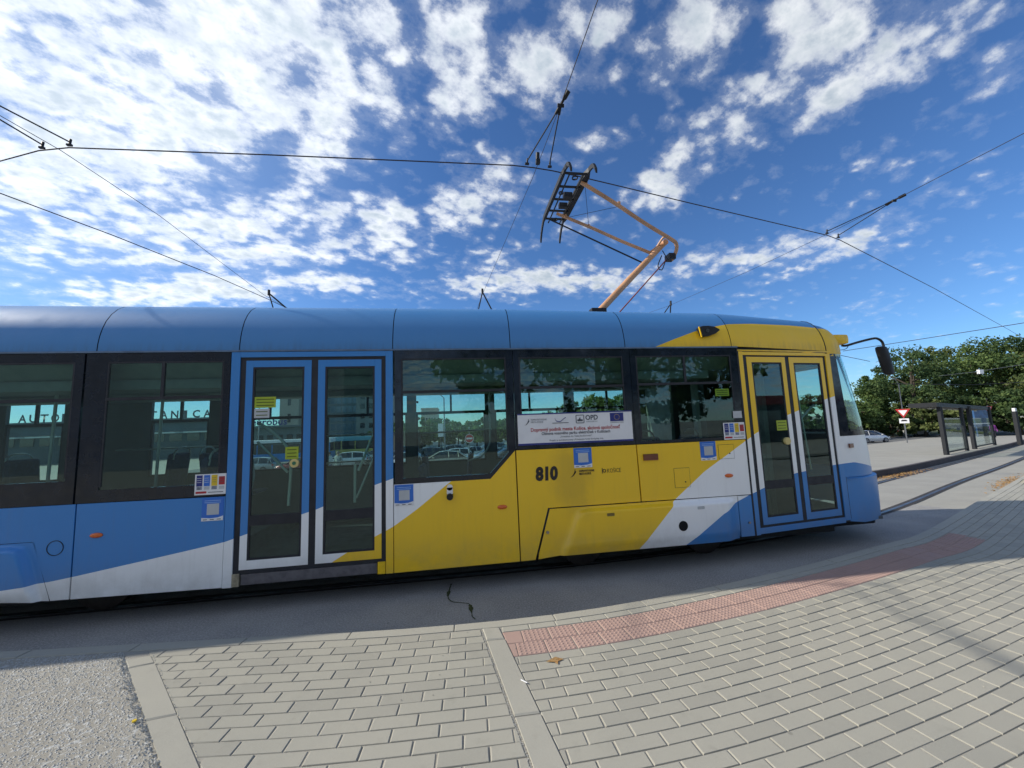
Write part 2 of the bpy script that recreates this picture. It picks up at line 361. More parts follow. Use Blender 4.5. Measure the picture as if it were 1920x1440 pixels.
def catmull(pts, step=.05):
    P_ = [Vector(p) for p in pts]; P_ = [P_[0]*2-P_[1]]+P_+[P_[-1]*2-P_[-2]]; out_ = []
    for i in range(1, len(P_)-2):
        a, b, c, d_ = P_[i-1:i+3]; n = max(2, int((c-b).length/step))
        for k in range(n):
            t = k/n; out_.append(.5*((2*b)+(c-a)*t+(2*a-5*b+4*c-d_)*t*t+(-a+3*b-3*c+d_)*t**3))
    out_.append(P_[-2]); return out_
class Path:
    def __init__(s, pts, step=.05):
        s.p = catmull([(*q, 0) for q in pts], step); s.s = [0]
        for a, b in zip(s.p, s.p[1:]): s.s.append(s.s[-1]+(b-a).length)
        s.s = np.array(s.s); s.x = np.array([q.x for q in s.p]); s.y = np.array([q.y for q in s.p])
    def at(s, t, d=0):
        x = float(np.interp(t, s.s, s.x)); y = float(np.interp(t, s.s, s.y)); e = .25
        dx = float(np.interp(t+e, s.s, s.x)-np.interp(t-e, s.s, s.x)); dy = float(np.interp(t+e, s.s, s.y)-np.interp(t-e, s.s, s.y)); l = math.hypot(dx, dy) or 1
        return x+dy/l*d, y-dx/l*d          # d > 0 : towards the viewer (right of travel)
    def ang(s, t):
        e = .25; return math.atan2(float(np.interp(t+e, s.s, s.y)-np.interp(t-e, s.s, s.y)), float(np.interp(t+e, s.s, s.x)-np.interp(t-e, s.s, s.x)))
    def sx(s, x): return float(np.interp(x, s.x, s.s))
def ribbon(path, s0, s1, d0, d1, off, top=None, step=.3):
    """strip between offsets d0,d1; off = height over terrain; top -> solid from off to top"""
    mb = MB(); n = max(2, int((s1-s0)/step)); ss = np.linspace(s0, s1, n+1)
    def pt(s_, d_, o_): x, y = path.at(s_, d_); return (x, y, terr(y)+o_)
    if top is None:
        rows = [[pt(q, d0, off), pt(q, d1, off)] for q in ss]; return mb.loft(rows, closed=False)
    rings = [[pt(q, d0, off), pt(q, d0, top), pt(q, d1, top), pt(q, d1, off)] for q in ss]
    return mb.loft(rings)
K = Path([(-9, 4.62), (-6, 4.32), (-3.89, 4.11), (-1.9, 3.895), (-.5, 3.735), (.97, 3.70), (2.36, 3.86), (3.93, 4.17), (5.4, 4.53), (7.03, 5.02), (12.75, 7.5), (21, 11.2), (40, 19.7)])
KX = lambda x: K.sx(x)

# --- pavement base (joint sand) on the viewer's side
pave = MB()
ss = np.linspace(0, K.s[-1], 90)
rows = []
for q in ss:
    x, y = K.at(q, .02); a = K.ang(q)
    rows.append([(x, y, terr(y)+.1445), (x+(9*math.sin(a) if x > 0 else 0), y-9, terr(max(y-9, 0))+.1445)])
pave.loft(rows, closed=False)
pavement = structure('pavement', pave, SAND)
structure('forecourt', MB().box(-60, 60, -60, -3.0, .05, .146), PAV)

# clipping helpers
def clip(poly, a, b, c):            # keep a*x+b*y >= c
    out_ = []
    for i in range(len(poly)):
        p, q = poly[i], poly[(i+1) % len(poly)]; dp, dq = a*p[0]+b*p[1]-c, a*q[0]+b*q[1]-c
        if dp >= 0: out_.append(p)
        if dp*dq < 0: t = dp/(dp-dq); out_.append((p[0]+(q[0]-p[0])*t, p[1]+(q[1]-p[1])*t))
    return out_
def area(p): return abs(sum(p[i][0]*p[(i+1) % len(p)][1]-p[(i+1) % len(p)][0]*p[i][1] for i in range(len(p))))/2
def line(p, q):                     # halfplane to the right-hand side of p->q when going "down"
    a, b = q[1]-p[1], -(q[0]-p[0]); return a, b, a*p[0]+b*p[1]
S1L, S1R = ((-2.78, 3.86), (-1.13, 2.0)), ((-2.61, 3.86), (-.97, 2.0))      # first edging strip
S2L, S2R = ((.175, 3.68), (.375, 2.0)), ((.325, 3.64), (.535, 2.0))        # second edging strip
def side(poly, ln, right=True, gap=.008):
    a, b, c = line(*ln); l = math.hypot(a, b); a, b, c = a/l, b/l, c/l
    # direction p->q goes down (negative y): normal (a,b) with a<0 points left
    if a > 0: a, b, c = -a, -b, -c
    return clip(poly, -a, -b, -c+gap) if right else clip(poly, a, b, c+gap)
cands = []    # (distance, polygon, height, material)
def slab_mesh(poly, h0, h1, ch=.0045):
    cx = sum(p[0] for p in poly)/len(poly); cy_ = sum(p[1] for p in poly)/len(poly)
    n = len(poly); vs = []
    for p in poly: vs.append((p[0], p[1], h0))
    for p in poly: vs.append((p[0], p[1], h1-ch*.8))
    for p in poly:
        l = math.hypot(p[0]-cx, p[1]-cy_) or 1; vs.append((p[0]+(cx-p[0])/l*ch*1.2, p[1]+(cy_-p[1])/l*ch*1.2, h1))
    fs = [tuple(range(2*n, 3*n))]
    for i in range(n):
        j = (i+1) % n; fs += [(i, j, n+j, n+i), (n+i, n+j, 2*n+j, 2*n+i)]
    return vs, fs
def pave_rows(s_start, s_end, d_start, rows_n, L, D, stagger, region):
    for r in range(rows_n):
        d0 = d_start+r*D; s = s_start-L*((r*stagger) % 1.0)
        while s < s_end:
            x_, y_ = K.at(s, d0)
            g = .0035
            q = [K.at(s+g, d0+g), K.at(s+L-g, d0+g), K.at(s+L-g, d0+D-g), K.at(s+g, d0+D-g)]
            q = [(a+random.uniform(-.0012, .0012), b+random.uniform(-.0012, .0012)) for a, b in q]
            q = region(q)
            if len(q) >= 3 and area(q) > .0012:
                cx = sum(p[0] for p in q)/len(q); cyy = sum(p[1] for p in q)/len(q)
                if cyy > -1.5: cands.append((math.hypot(cx, cyy-0.0), q, .150+terr(cyy)+random.uniform(-.0016, .0016)))
            s += L
def reg_left(q):
    q = side(q, S1R, True, .012); return side(q, S2L, False, .016) if len(q) > 2 else q
def reg_right(q): return side(q, S2R, True, .008)
pave_rows(KX(-3.2), KX(1.0), .125, 36, .262, .1035, .5, reg_left)
pave_rows(KX(.2), KX(15), .575, 58, .235, .098, .5, reg_right)
pave_rows(KX(6.85), KX(20), .205, 4, .235, .0925, .5, reg_right)
def visible(poly):
    for (x_, y_) in poly:
        v = Vector((x_, y_, .15))-CAMP; c = v.dot(FWD)
        if c > .1 and abs(v.dot(R2)/c*721) < 985 and abs(v.dot(U2)/c*721) < 745: return c
    return None
vis = []; rest = []
for cnd in cands:
    c = visible(cnd[1]); (vis if c else rest).append((cnd[0], cnd))
vis.sort(key=lambda q: q[0]/math.sqrt(max(area(q[1][1]), .004)))
near = [q[1] for q in vis[:300]]; rest = [q[1] for q in vis[300:]]+[q[1] for q in rest]
for i, (dd, q, h) in enumerate(near):
    cx = sum(p[0] for p in q)/len(q); cyy = sum(p[1] for p in q)/len(q)
    vs, fs = slab_mesh([(p[0]-cx, p[1]-cyy) for p in q], .08, h)
    o = obj('paver', MB().add(vs, fs), PAV if random.random() < .7 else PAV2); o.location = (cx, cyy, 0); o.parent = pavement
mb = MB()
for dd, q, h in rest:
    vs, fs = slab_mesh(q, .135+(h-.15)-.01, h); mb.add(vs, fs, 0 if random.random() < .7 else 1)
o = obj('paver_field', mb, [PAV, PAV2], pavement); o['kind'] = 'stuff'
# pale row next to the kerb, tactile tiles with domes
s = KX(.36)
while s < KX(14):
    q = reg_right([K.at(s+.003, .118), K.at(s+.232, .118), K.at(s+.232, .2), K.at(s+.003, .2)])
    if len(q) > 2:
        vs, fs = slab_mesh(q, .08, .150+terr(q[0][1])); obj('edge_paver', MB().add(vs, fs), KERB, pavement)
    s += .235
dome = MB()
for i in range(6):
    for j in range(5):
        cx, cyy = -.0935+i*.0374, -.070+j*.035
        n = 6; dome.add([(cx+.012*math.cos(k*math.pi/3), cyy+.012*math.sin(k*math.pi/3), 0) for k in range(n)]+[(cx+.0065*math.cos(k*math.pi/3), cyy+.0065*math.sin(k*math.pi/3), .0045) for k in range(n)],
                        [tuple(range(n, 2*n))]+[(k, (k+1) % n, n+(k+1) % n, n+k) for k in range(n)])
for r in range(2):
    s = KX(.33)-(.11 if r else .04); d0 = .206+r*.182; first = None
    while s < KX(6.75):
        a = K.ang(s+.11); cx, cyy = K.at(s+.112, d0+.0905)
        q = [K.at(s+.003, d0+.003), K.at(s+.221, d0+.003), K.at(s+.221, d0+.179), K.at(s+.003, d0+.179)]
        full = side(q, S2R, True, .01)
        if len(full) > 2 and area(full) > .003:
            if len(full) == 4 and area(full) > .0380:
                t = MB(); loc = [((p[0]-cx)*math.cos(-a)-(p[1]-cyy)*math.sin(-a), (p[0]-cx)*math.sin(-a)+(p[1]-cyy)*math.cos(-a)) for p in full]
                vs, fs = slab_mesh(loc, -.05, 0); t.add(vs, fs)
                t.add([(v[0], v[1], v[2]) for v in dome.v], dome.f)
                if first is None: first = obj('tactile_tile', t, TACT); o = first
                else: o = link('tactile_tile', first.data)
                o.location = (cx, cyy, .150+terr(cyy)+random.uniform(-.001, .001)); o.rotation_euler.z = a; o.parent = pavement
            else:
                vs, fs = slab_mesh(full, .08, .150); obj('tactile_tile', MB().add(vs, fs), TACT, pavement)
        s += .224
# kerb stones
s = 0.0; i = 0
while s < K.s[-1]-1 and i < 48:
    Lk = .90; e = min(s+Lk-.008, K.s[-1])
    obj('kerb_stone', ribbon(K, s, e, 0, .112, -.1, .152+random.uniform(-.0015, .0015), .3), KERB, pavement, bevel=.008)
    s += Lk; i += 1
# edging strips
def strip(L_, R_, n, start):
    a0, a1 = Vector((*L_[0], 0)), Vector((*L_[1], 0)); b0, b1 = Vector((*R_[0], 0)), Vector((*R_[1], 0))
    ln = (a1-a0).length; t0 = 0; t = start
    while t0 < 3.2:
        t1 = t; p = [a0.lerp(a1, t0/ln), b0.lerp(b1, t0/ln), b0.lerp(b1, (t1-.01)/ln), a0.lerp(a1, (t1-.01)/ln)]
        vs, fs = slab_mesh([(q.x, q.y) for q in p], .06, .153+random.uniform(-.001, .003), .009)
        obj('edging_slab', MB().add(vs, fs), KERB, pavement); t0 = t1; t = t1+.88
strip(((-2.66, 3.72), (-1.13, 2.0)), ((-2.50, 3.76), (-.97, 2.0)), 4, .17); strip(((.19, 3.585), (.375, 2.0)), ((.335, 3.575), (.535, 2.0)), 4, .2)
# pale stone-chip surface left of the first strip
mb = MB(); nx, ny = 300, 190; X0, X1, Y0, Y1 = -5.4, -.3, 1.2, 4.3
hz = rng.random((nx+1, ny+1))
vsx = []
for i in range(nx+1):
    for j in range(ny+1):
        vsx.append((X0+(X1-X0)*i/nx, Y0+(Y1-Y0)*j/ny, .1425+.003*hz[i, j]**2))
mk = MB(); fs = []
(a0, b0), (a1, b1) = S1L
for i in range(nx):
    for j in range(ny):
        x_, y_ = vsx[i*(ny+1)+j][:2]; xe = a0+(b0-y_)*(a1-a0)/(b0-b1)+.015
        yk = float(np.interp(x_, K.x, K.y))-.118
        if x_ < xe and y_ < yk: fs.append((i*(ny+1)+j, (i+1)*(ny+1)+j, (i+1)*(ny+1)+j+1, i*(ny+1)+j+1))
mk.add(vsx, fs)
o = structure('chipping_surface', mk, GRAV)
# separate stones lying over the whole patch
N_ = 42000; sx_ = rng.uniform(-5.2, -.6, N_); sy_ = rng.uniform(1.6, 4.1, N_)
xe_ = a0+(b0-sy_)*(a1-a0)/(b0-b1)-.006; yk_ = np.interp(sx_, K.x, K.y)-.125; keep = (sx_ < xe_) & (sy_ < yk_); sx_, sy_ = sx_[keep], sy_[keep]; n_ = len(sx_)
base_ = np.array([(1, 0, 0), (-.5, .87, 0), (-.5, -.87, 0), (.3, .25, .7), (-.35, -.1, .6)]); V_ = np.repeat(base_[None], n_, 0)*(rng.uniform(.0035, .0085, (n_, 1, 1)))*rng.uniform(.7, 1.3, (n_, 5, 3))
an_ = rng.uniform(0, 6.28, n_); ca_, sa_ = np.cos(an_)[:, None], np.sin(an_)[:, None]; V_ = np.stack([V_[..., 0]*ca_-V_[..., 1]*sa_+sx_[:, None], V_[..., 0]*sa_+V_[..., 1]*ca_+sy_[:, None], V_[..., 2]+.1445], -1)
tri_ = np.array([(0, 1, 3), (1, 4, 3), (1, 2, 4), (2, 0, 4), (0, 3, 4)]); F_ = (np.arange(n_)[:, None, None]*5+tri_[None]).reshape(-1, 3)
me = bpy.data.meshes.new('stones'); me.vertices.add(n_*5); me.vertices.foreach_set('co', V_.reshape(-1)); me.loops.add(len(F_)*3); me.loops.foreach_set('vertex_index', F_.reshape(-1)); me.polygons.add(len(F_)); me.polygons.foreach_set('loop_start', np.arange(len(F_))*3); me.polygons.foreach_set('loop_total', np.full(len(F_), 3)); me.materials.append(GRAV); me.update(); me.validate()
ob_ = link('stone_chips', me, o); ob_['kind'] = 'stuff'
mb = MB()
for k in range(2600):                     # loose chips along the strips
    t = random.random(); j = random.random()
    if k < 1500: x_ = a0+(a1-a0)*t*1.6-abs(random.gauss(0, .035))+.0; y_ = b0+(b1-b0)*t*1.6; rr = .0045
    elif k < 2300: x_ = .19+.185*t*1.5-.012+random.gauss(0, .005); y_ = 3.585-1.585*t*1.5; rr = .0026
    else: x_ = -.97-1.53*(1-t*1.4)+.01+random.gauss(0, .006); y_ = 3.76-1.76*t*1.4; x_ = -2.50+1.53*t*1.4+.012+random.gauss(0, .005); rr = .0026
    r_ = rr*random.uniform(.5, 1.4); z_ = .149+r_*.2
    mb.add([(x_+r_, y_, z_), (x_-r_*.7, y_+r_*.8, z_), (x_-r_*.6, y_-r_*.9, z_), (x_, y_, z_+r_*.9), (x_, y_, z_-r_)], [(0, 1, 3), (1, 2, 3), (2, 0, 3), (0, 4, 1), (1, 4, 2), (2, 4, 0)])
tag(obj('loose_chips', mb, GRAV), 'loose pale stone chips gathered along the edging slabs of the pavement', 'gravel', kind='stuff')
# litter
def tagm(name, mb, mt, label, cat, **k): return tag(obj(name, mb, mt), label, cat, **k)
tagm('cigarette_butt', MB().tube([(.405, 2.83, .160), (.442, 2.79, .160)], .004, 6), WHITE, 'white cigarette butt on the edging slab in the pavement', 'cigarette butt')
tagm('dry_leaf', MB().add([(.62, 3.00, .157), (.70, 3.03, .165), (.76, 3.005, .156), (.69, 2.98, .158)], [(0, 1, 2, 3)]).add([(.68, 2.985, .156), (.70, 2.95, .157), (.71, 2.985, .160)], [(0, 1, 2)]), LEAFD, 'brown dry leaf lying on the pavers below the tactile strip', 'leaf')
tagm('bottle_cap', MB().cyl((-2.03, 2.94, .158), (0, 0, 1), .012, .008, 10), GOLD, 'small yellowish bottle cap at the edge of the pale chippings', 'bottle cap')
# crack in the road filled with moss
mb = MB(); pts = catmull([(-.10, 5.02, 0), (-.12, 4.86, 0), (-.13, 4.66, 0), (-.08, 4.53, 0), (.03, 4.47, 0), (.10, 4.43, 0), (.115, 4.3, 0), (.12, 4.16, 0), (.15, 4.08, 0)], .02)
rows = []
for p in pts:
    wd = .004+.022*max(0, math.sin(p.y*19+p.x*7))*random.uniform(.5, 1.1)+random.random()*.004
    rows.append([(p.x-wd+random.uniform(-.004, .004), p.y, .004), (p.x+random.uniform(-.003, .003), p.y, .009), (p.x+wd, p.y+random.uniform(-.004, .004), .004)])
o = obj('crack_moss', mb.loft(rows, closed=False), MOSS); tag(o, 'dark mossy crack zigzagging across the asphalt towards the kerb', 'moss', kind='stuff')
mb = MB()
for k in range(260):
    x_ = random.uniform(-4, 7.5); y_ = float(np.interp(x_, K.x, K.y))+random.uniform(-2.0, .8)
    r_ = random.choice((.002, .003, .005)); z_ = (.1525 if y_ < float(np.interp(x_, K.x, K.y)) else .002)
    mb.add([(x_+r_, y_, z_), (x_-r_*.7, y_+r_*.8, z_), (x_-r_*.6, y_-r_*.9, z_), (x_, y_, z_+r_)], [(0, 1, 3), (1, 2, 3), (2, 0, 3)])
tag(obj('grit', mb, [KERB]), 'scattered pale grit and crumbs on pavement and road', 'grit', kind='stuff')

# --- tracks
T1 = Path([(-12, 5.28), (-6, 5.27), (-2, 5.27), (1, 5.27), (3, 5.38), (5, 5.66), (7.31, 6.27), (9.3, 7.05), (14.31, 9.33), (22.4, 12.85), (36, 19.0), (60, 30)], .3)
track = structure('tram_track', ribbon(T1, 0, T1.s[-1], -2.1, .075, .004, step=.6), ground_mat('track_slab', (.27, .262, .235), (.33, .318, .28), (.41, .395, .35), 70, .4, 80))
def rail(path, d0, parent, s0=0, s1=None):
    s1 = s1 or path.s[-1]
    o = obj('rail', ribbon(path, s0, s1, d0-.03, d0+.03, -.05, .014, .5), RAILS, parent)
    obj('groove', ribbon(path, s0, s1, d0-.115, d0-.032, .008, step=.5), GROOVE, o)
    obj('groove', ribbon(path, s0, s1, d0+.032, d0+.085, .008, step=.5), GROOVE, o)
rail(T1, 0, track); rail(T1, -1.435, track)
# island platform behind the track
I = Path([(-14, 9.0), (-4, 8.6), (2, 8.6), (7, 9.2), (11, 10.3), (13.22, 11.0), (19.1, 13.3), (38.75, 22.0), (62, 33)], .3)
isl = ribbon(I, 0, I.s[-1], -8.6, -.14, -.1, .20, .8)
island = structure('island_platform', isl, ASPHF)
s = 0
while s < I.s[-1]-2:
    obj('kerb_stone', ribbon(I, s, s+.985, -.14, 0, -.15, .215, .5), DKERB, island); s += 1.0
obj('tactile_band', ribbon(I, 16, 44, -6.6, -6.1, .206, step=.8), ground_mat('faded_red_band', (.34, .27, .24), (.33, .28, .25), (.38, .33, .30), 50, .2, 50), island)
T2 = Path([(-10, 17.6), (5, 17.9), (18, 19.3), (25.85, 22.0), (42.8, 29.2), (62, 39)], .4)
track2 = structure('far_track', ribbon(T2, 0, T2.s[-1], -2.2, .5, .004, step=1.0), MATS['track_slab'])
rail(T2, 0, track2); rail(T2, -1.435, track2)
tagm('far_platform_kerb', ribbon(T2, 0, T2.sx(46), -2.9, -2.55, -.1, .16, 1.0), DKERB, 'long dark platform kerb beyond the second track', 'kerb')
structure('parking_lot', grid_sheet(-30, 26, 29.5, 75, .003, 8), ground_mat('parking_asphalt', (.13, .135, .14), (.17, .17, .17), (.24, .24, .23), 60, .4, 60))
structure('far_road', grid_sheet(27, 130, 33.5, 47, .003, 8), ground_mat('road_far_asphalt', (.12, .125, .13), (.16, .16, .16), (.22, .22, .21), 60, .4, 60))
structure('grass_verge', grid_sheet(60, 160, 30, 33, .06, 6), GRASS)
structure('lawn', grid_sheet(40, 200, 49, 120, .05, 6), GRASS)
# leaf litter
def leaves(name, cx, cyy, lx, ly, ang, n, label):
    mb = MB()
    for k in range(n):
        u, v = random.gauss(0, lx/2.2), random.gauss(0, ly/2.4); x_ = cx+u*math.cos(ang)-v*math.sin(ang); y_ = cyy+u*math.sin(ang)+v*math.cos(ang)
        r_ = random.uniform(.02, .045); a = random.uniform(0, 6.3); z_ = terr(y_)+random.uniform(.01, .05)
        mb.add([(x_+r_*math.cos(a), y_+r_*math.sin(a), z_+.01), (x_-r_*.5*math.sin(a), y_+r_*.5*math.cos(a), z_+random.uniform(0, .02)), (x_-r_*math.cos(a), y_-r_*math.sin(a), z_), (x_+r_*.5*math.sin(a), y_-r_*.5*math.cos(a), z_+random.uniform(0, .02))], [(0, 1, 2, 3)])
    tag(obj(name, mb, LEAFD), label, 'leaves', kind='stuff')
leaves('leaf_litter', 14.9, 11.35, 2.6, .35, .37, 700, 'brown fallen leaves heaped against the island kerb')
leaves('leaf_litter', 14.8, 8.55, 2.4, .35, .41, 600, 'orange fallen leaves in the gutter of the near kerb')

# =================================================================== TRAM
tram = thing('tram', ROOT, 'blue, white and yellow low-floor tram with number 810 filling the picture', 'tram')
def fp(p, d_): return (p[0], 4.75+d_, p[1])          # main side plane
SL = .114; FN = Vector((SL, -1, 0)).normalized()
def sp_(p, d_):                                        # slanted door plane near the front: p=(u, z)
    c = 1/math.sqrt(1+SL*SL); return (3.88+p[0]*c-d_*FN.x, 4.75+p[0]*c*SL-d_*FN.y, p[1])
def poly(name, pts, d0, d1, mt, parent=tram, fn=fp, **k):
    return obj(name, MB().prism(pts, fn, d0, d1), mt, parent, **k)
def rect(x0, x1, z0, z1): return [(x0, z0), (x1, z0), (x1, z1), (x0, z1)]
# side panels
B_ = .004
poly('side_panel', [(-8.5, .31), (-5.62, .31), (-5.42, .91), (-4.31, .905), (-4.11, .315), (-3.947, .313), (-3.955, 1.258), (-8.5, 1.258)], 0, .03, LIV, bevel=B_)
poly('side_panel', [(-3.933, .312), (-2.527, .292), (-2.527, 1.25), (-3.941, 1.258)], 0, .03, LIV, bevel=B_)
poly('side_panel', [(-.735, .285), (.722, .288), (.712, 1.60), (.40, 1.275), (-.735, 1.27)], 0, .03, LIV, bevel=B_)
poly('side_panel', [(.736, .288), (.912, .29), (1.095, .884), (2.306, .884), (2.294, 1.60), (.726, 1.60)], 0, .03, LIV, bevel=B_)
poly('side_panel', [(2.322, .884), (3.868, .878), (3.868, 1.603), (2.308, 1.60)], 0, .03, LIV, bevel=B_)
poly('side_panel', rect(3.672, 3.868, .345, .866), 0, .03, LIV, bevel=B_)
poly('body_shell', [(-8.5, .33), (-2.50, .33), (-2.50, 1.3), (-8.5, 1.3)], .036, .07, DARK)
poly('body_shell', [(-.75, .33), (.95, .33), (1.1, .9), (3.87, .9), (3.87, 1.62), (.72, 1.62), (.40, 1.30), (-.75, 1.30)], .036, .07, DARK)
# wheel covers, bulged
def cover(x_of, flip, xa, xb):
    mb = MB(); zs = [.325, .36, .40, .43, .46, .55, .65, .74, .79, .805, .815, .825, .835, .845, .855, .863, .872]; nx = 90; rows = []
    for z in zs:
        row = []
        for i in range(nx+1):
            t = i/nx
            l = .925+(z-.29)*.308; r = 3.662 if not flip else None
            if flip:
                xL = -5.62+(z-.31)*.333+.012; xR = -4.10-(z-.31)*.333-.012
            else: xL, xR = l+.012, 3.662
            x = xL+(xR-xL)*t**(1.0)
            ridge = 1.215+(z-.33)*.46 if not flip else xR-.10
            dl = (x-ridge) if not flip else min(xR-.06-x, x-xL-.06)
            dt = .862-z; corner = .05
            dd = min(dl, dt) if min(dl, dt) < .0 or max(dl, dt) > .12 else min(dl, dt)-max(0, (.12-max(dl, dt)))*.25
            k = max(0, min(1, dd/.058)); off = -.075*(k*k*(3-2*k))
            if not flip: kk_ = max(0, min(1, (3.655-x)/.22)); off *= kk_*kk_*(3-2*kk_)
            if z < .43: off += .03*(1-(z-.325)/.105)*k
            zb = z if not (z == .325 and not flip) else .292+.03*min(1, max(0, (x-.93)/.35))
            if z == .325 and flip: zb = .315+.05*math.sin(math.pi*t)
            if flip: zb = zb+.030*max(0, (z-.5)/.372)
            row.append((x, 4.75+off, zb))
        rows.append(row)
    mb.loft(rows, closed=False); return mb
wc = obj('wheel_cover', cover(None, False, 0, 0), LIV, tram, smooth='all')
wc2 = obj('wheel_cover', cover(None, True, 0, 0), LIV, tram, smooth='all')
for x_, z_ in ((1.865, .77), (3.08, .772)):
    poly('slot', [(x_-.045, z_-.018), (x_+.045, z_-.018), (x_+.05, z_), (x_+.045, z_+.018), (x_-.045, z_+.018), (x_-.05, z_)], -.0785, -.07, STKW if x_ > 2 else mat('slot_ochre', (.20, .14, .03), .6), wc)
obj('round_hole', MB().cyl((2.815, 4.705, .565), (0, 1, 0), .062, .066, 28), mat('hole_black', (.004, .004, .006), .9), wc)
obj('lock', MB().cyl((1.075, 4.745, .60), (0, 1, 0), .018, .02, 12), STEEL, tram)
obj('lock', MB().cyl((-4.33, 4.745, .45), (0, 1, 0), .018, .02, 12), STEEL, tram)
obj('lock', MB().cyl((3.80, 4.745, .52), (0, 1, 0), .014, .02, 12), STEEL, tram)
# orange markers
def marker(x_, z_, w_=.06, h_=.026):
    mb = MB(); n = 16; rings = []
    for k, (s_, dd) in enumerate(((1, 0), (1, -.008), (.75, -.018), (.3, -.022))):
        rings.append([(x_+w_*s_*math.cos(2*math.pi*i/n), 4.75+dd, z_+h_*s_*math.sin(2*math.pi*i/n)) for i in range(n)])
    return mb.loft(rings)
for x_, z_ in ((-3.74, .93), (.53, .935), (3.57, 1.14)): obj('side_marker', marker(x_, z_), ORANGE, tram, smooth=True)
poly('reflector', rect(2.38, 2.58, 1.395, 1.475), -.02, 0, BROWNL, bevel=.006)
# hatches drawn as thin joints around a flush lid
def hatch(x0, x1, z0, z1, sl=0):
    o = obj('service_hatch', MB().prism(rect(x0, x1, z0, z1), fp, -.002, .0), GROOVE, tram)
    poly('lid', rect(x0+.004, x1-.004, z0+.004, z1-.004), -.004, 0, LIV, o)
    obj('lid_lock', MB().cyl((x1-.07, 4.744, z0+.07), (0, 1, 0), .009, .006, 10), DARK, o)
hatch(2.79, 3.01, 1.025, 1.275); hatch(3.45, 3.68, 1.36, 1.55)
obj('round_hatch', MB().ring((-4.105, 4.749, .83), (0, 1, 0), .070, .076, .006), DARK, tram)
# door-mirror sensor
o = obj('bracket', MB().cyl((-.09, 4.735, 1.205), (0, 1, 0), .035, .03, 16).box(-.125, -.055, 4.72, 4.75, 1.13, 1.205), WHITE, tram, smooth=True)
obj('camera_eye', MB().cyl((-.09, 4.72, 1.10), (0, 1, 0), .038, .06, 16), DARK, tram, smooth=True)
# number and small logos
def text_mesh(body, size, mt, x, z, parent, name='lettering', w=None, y=4.75, d=-.0045, fn=None, align='LEFT', bold=0, shear=0, label=None):
    cu = bpy.data.curves.new('t', 'FONT'); cu.body = body; cu.size = size; cu.offset = bold; cu.shear = shear; cu.resolution_u = 3
    ob = bpy.data.objects.new('t', cu); COL.objects.link(ob)
    dg = bpy.context.evaluated_depsgraph_get(); me = bpy.data.meshes.new_from_object(ob.evaluated_get(dg))
    bpy.data.objects.remove(ob)
    co = np.zeros(len(me.vertices)*3); me.vertices.foreach_get('co', co); co = co.reshape(-1, 3)
    x0, x1 = co[:, 0].min(), co[:, 0].max(); sc = (w/(x1-x0)) if w else 1
    nx_ = (co[:, 0]-x0)*sc; ww = (x1-x0)*sc
    if align == 'CENTER': nx_ = nx_-ww/2
    off = rootof(parent).location if parent else Vector((0, 0, 0))
    new = np.zeros_like(co)
    for i in range(len(co)):
        q = Vector((x+nx_[i], y+d, z+co[i, 1])) if fn is None else Vector(fn((x+nx_[i], z+co[i, 1]), d))
        new[i] = q-off
    me.vertices.foreach_set('co', new.ravel()); me.materials.clear(); me.materials.append(mt); me.update()
    o = link(name, me, parent)
    if label: o['label'] = label
    return o
text_mesh('810', .215, BLKT, .955, 1.228, tram, 'fleet_number', w=.285, bold=.012, shear=.05)
def swoosh(x0, z0, s_, mt, parent, d=-.004):
    mb = MB()
    for k in range(3):
        a = [(x0+s_*(.12*k), z0+s_*.10*k), (x0+s_*(.35+.14*k), z0+s_*(.22+.16*k)), (x0+s_*(.55+.15*k), z0+s_*(.62+.13*k)), (x0+s_*(.60+.12*k), z0+s_*(.95))]
        a = catmull([(q[0], q[1], 0) for q in a], s_*.06); L1 = [(p.x, p.y) for p in a]; n = len(L1)
        for i in range(n-1):
            wd = s_*.05*math.sin(math.pi*(i+.5)/n)+s_*.01
            if wd > 0 and (k == 0 or i < n*(1-.28*k)): mb.prism([(L1[i][0]-wd, L1[i][1]), (L1[i][0]+wd, L1[i][1]), (L1[i+1][0]+wd, L1[i+1][1]), (L1[i+1][0]-wd, L1[i+1][1])], fp, d, d+.002)
    return obj('emblem', mb, mt, parent)
swoosh(1.40, 1.235, .105, BLKT, tram)
text_mesh('DOPRAVNÝ PODNIK', .034, BLKT, 1.515, 1.297, tram, w=.20, bold=.0012); text_mesh('MESTA KOŠICE', .034, BLKT, 1.515, 1.262, tram, w=.155, bold=.0012)
text_mesh('KOŠICE', .075, BLKT, 1.885, 1.268, tram, w=.18, bold=-.0005); obj('emblem', MB().ring((1.845, 4.746, 1.295), (0, 1, 0), .014, .022, .003, 16).box(1.815, 1.822, 4.745, 4.748, 1.262, 1.33), BLKT, tram)
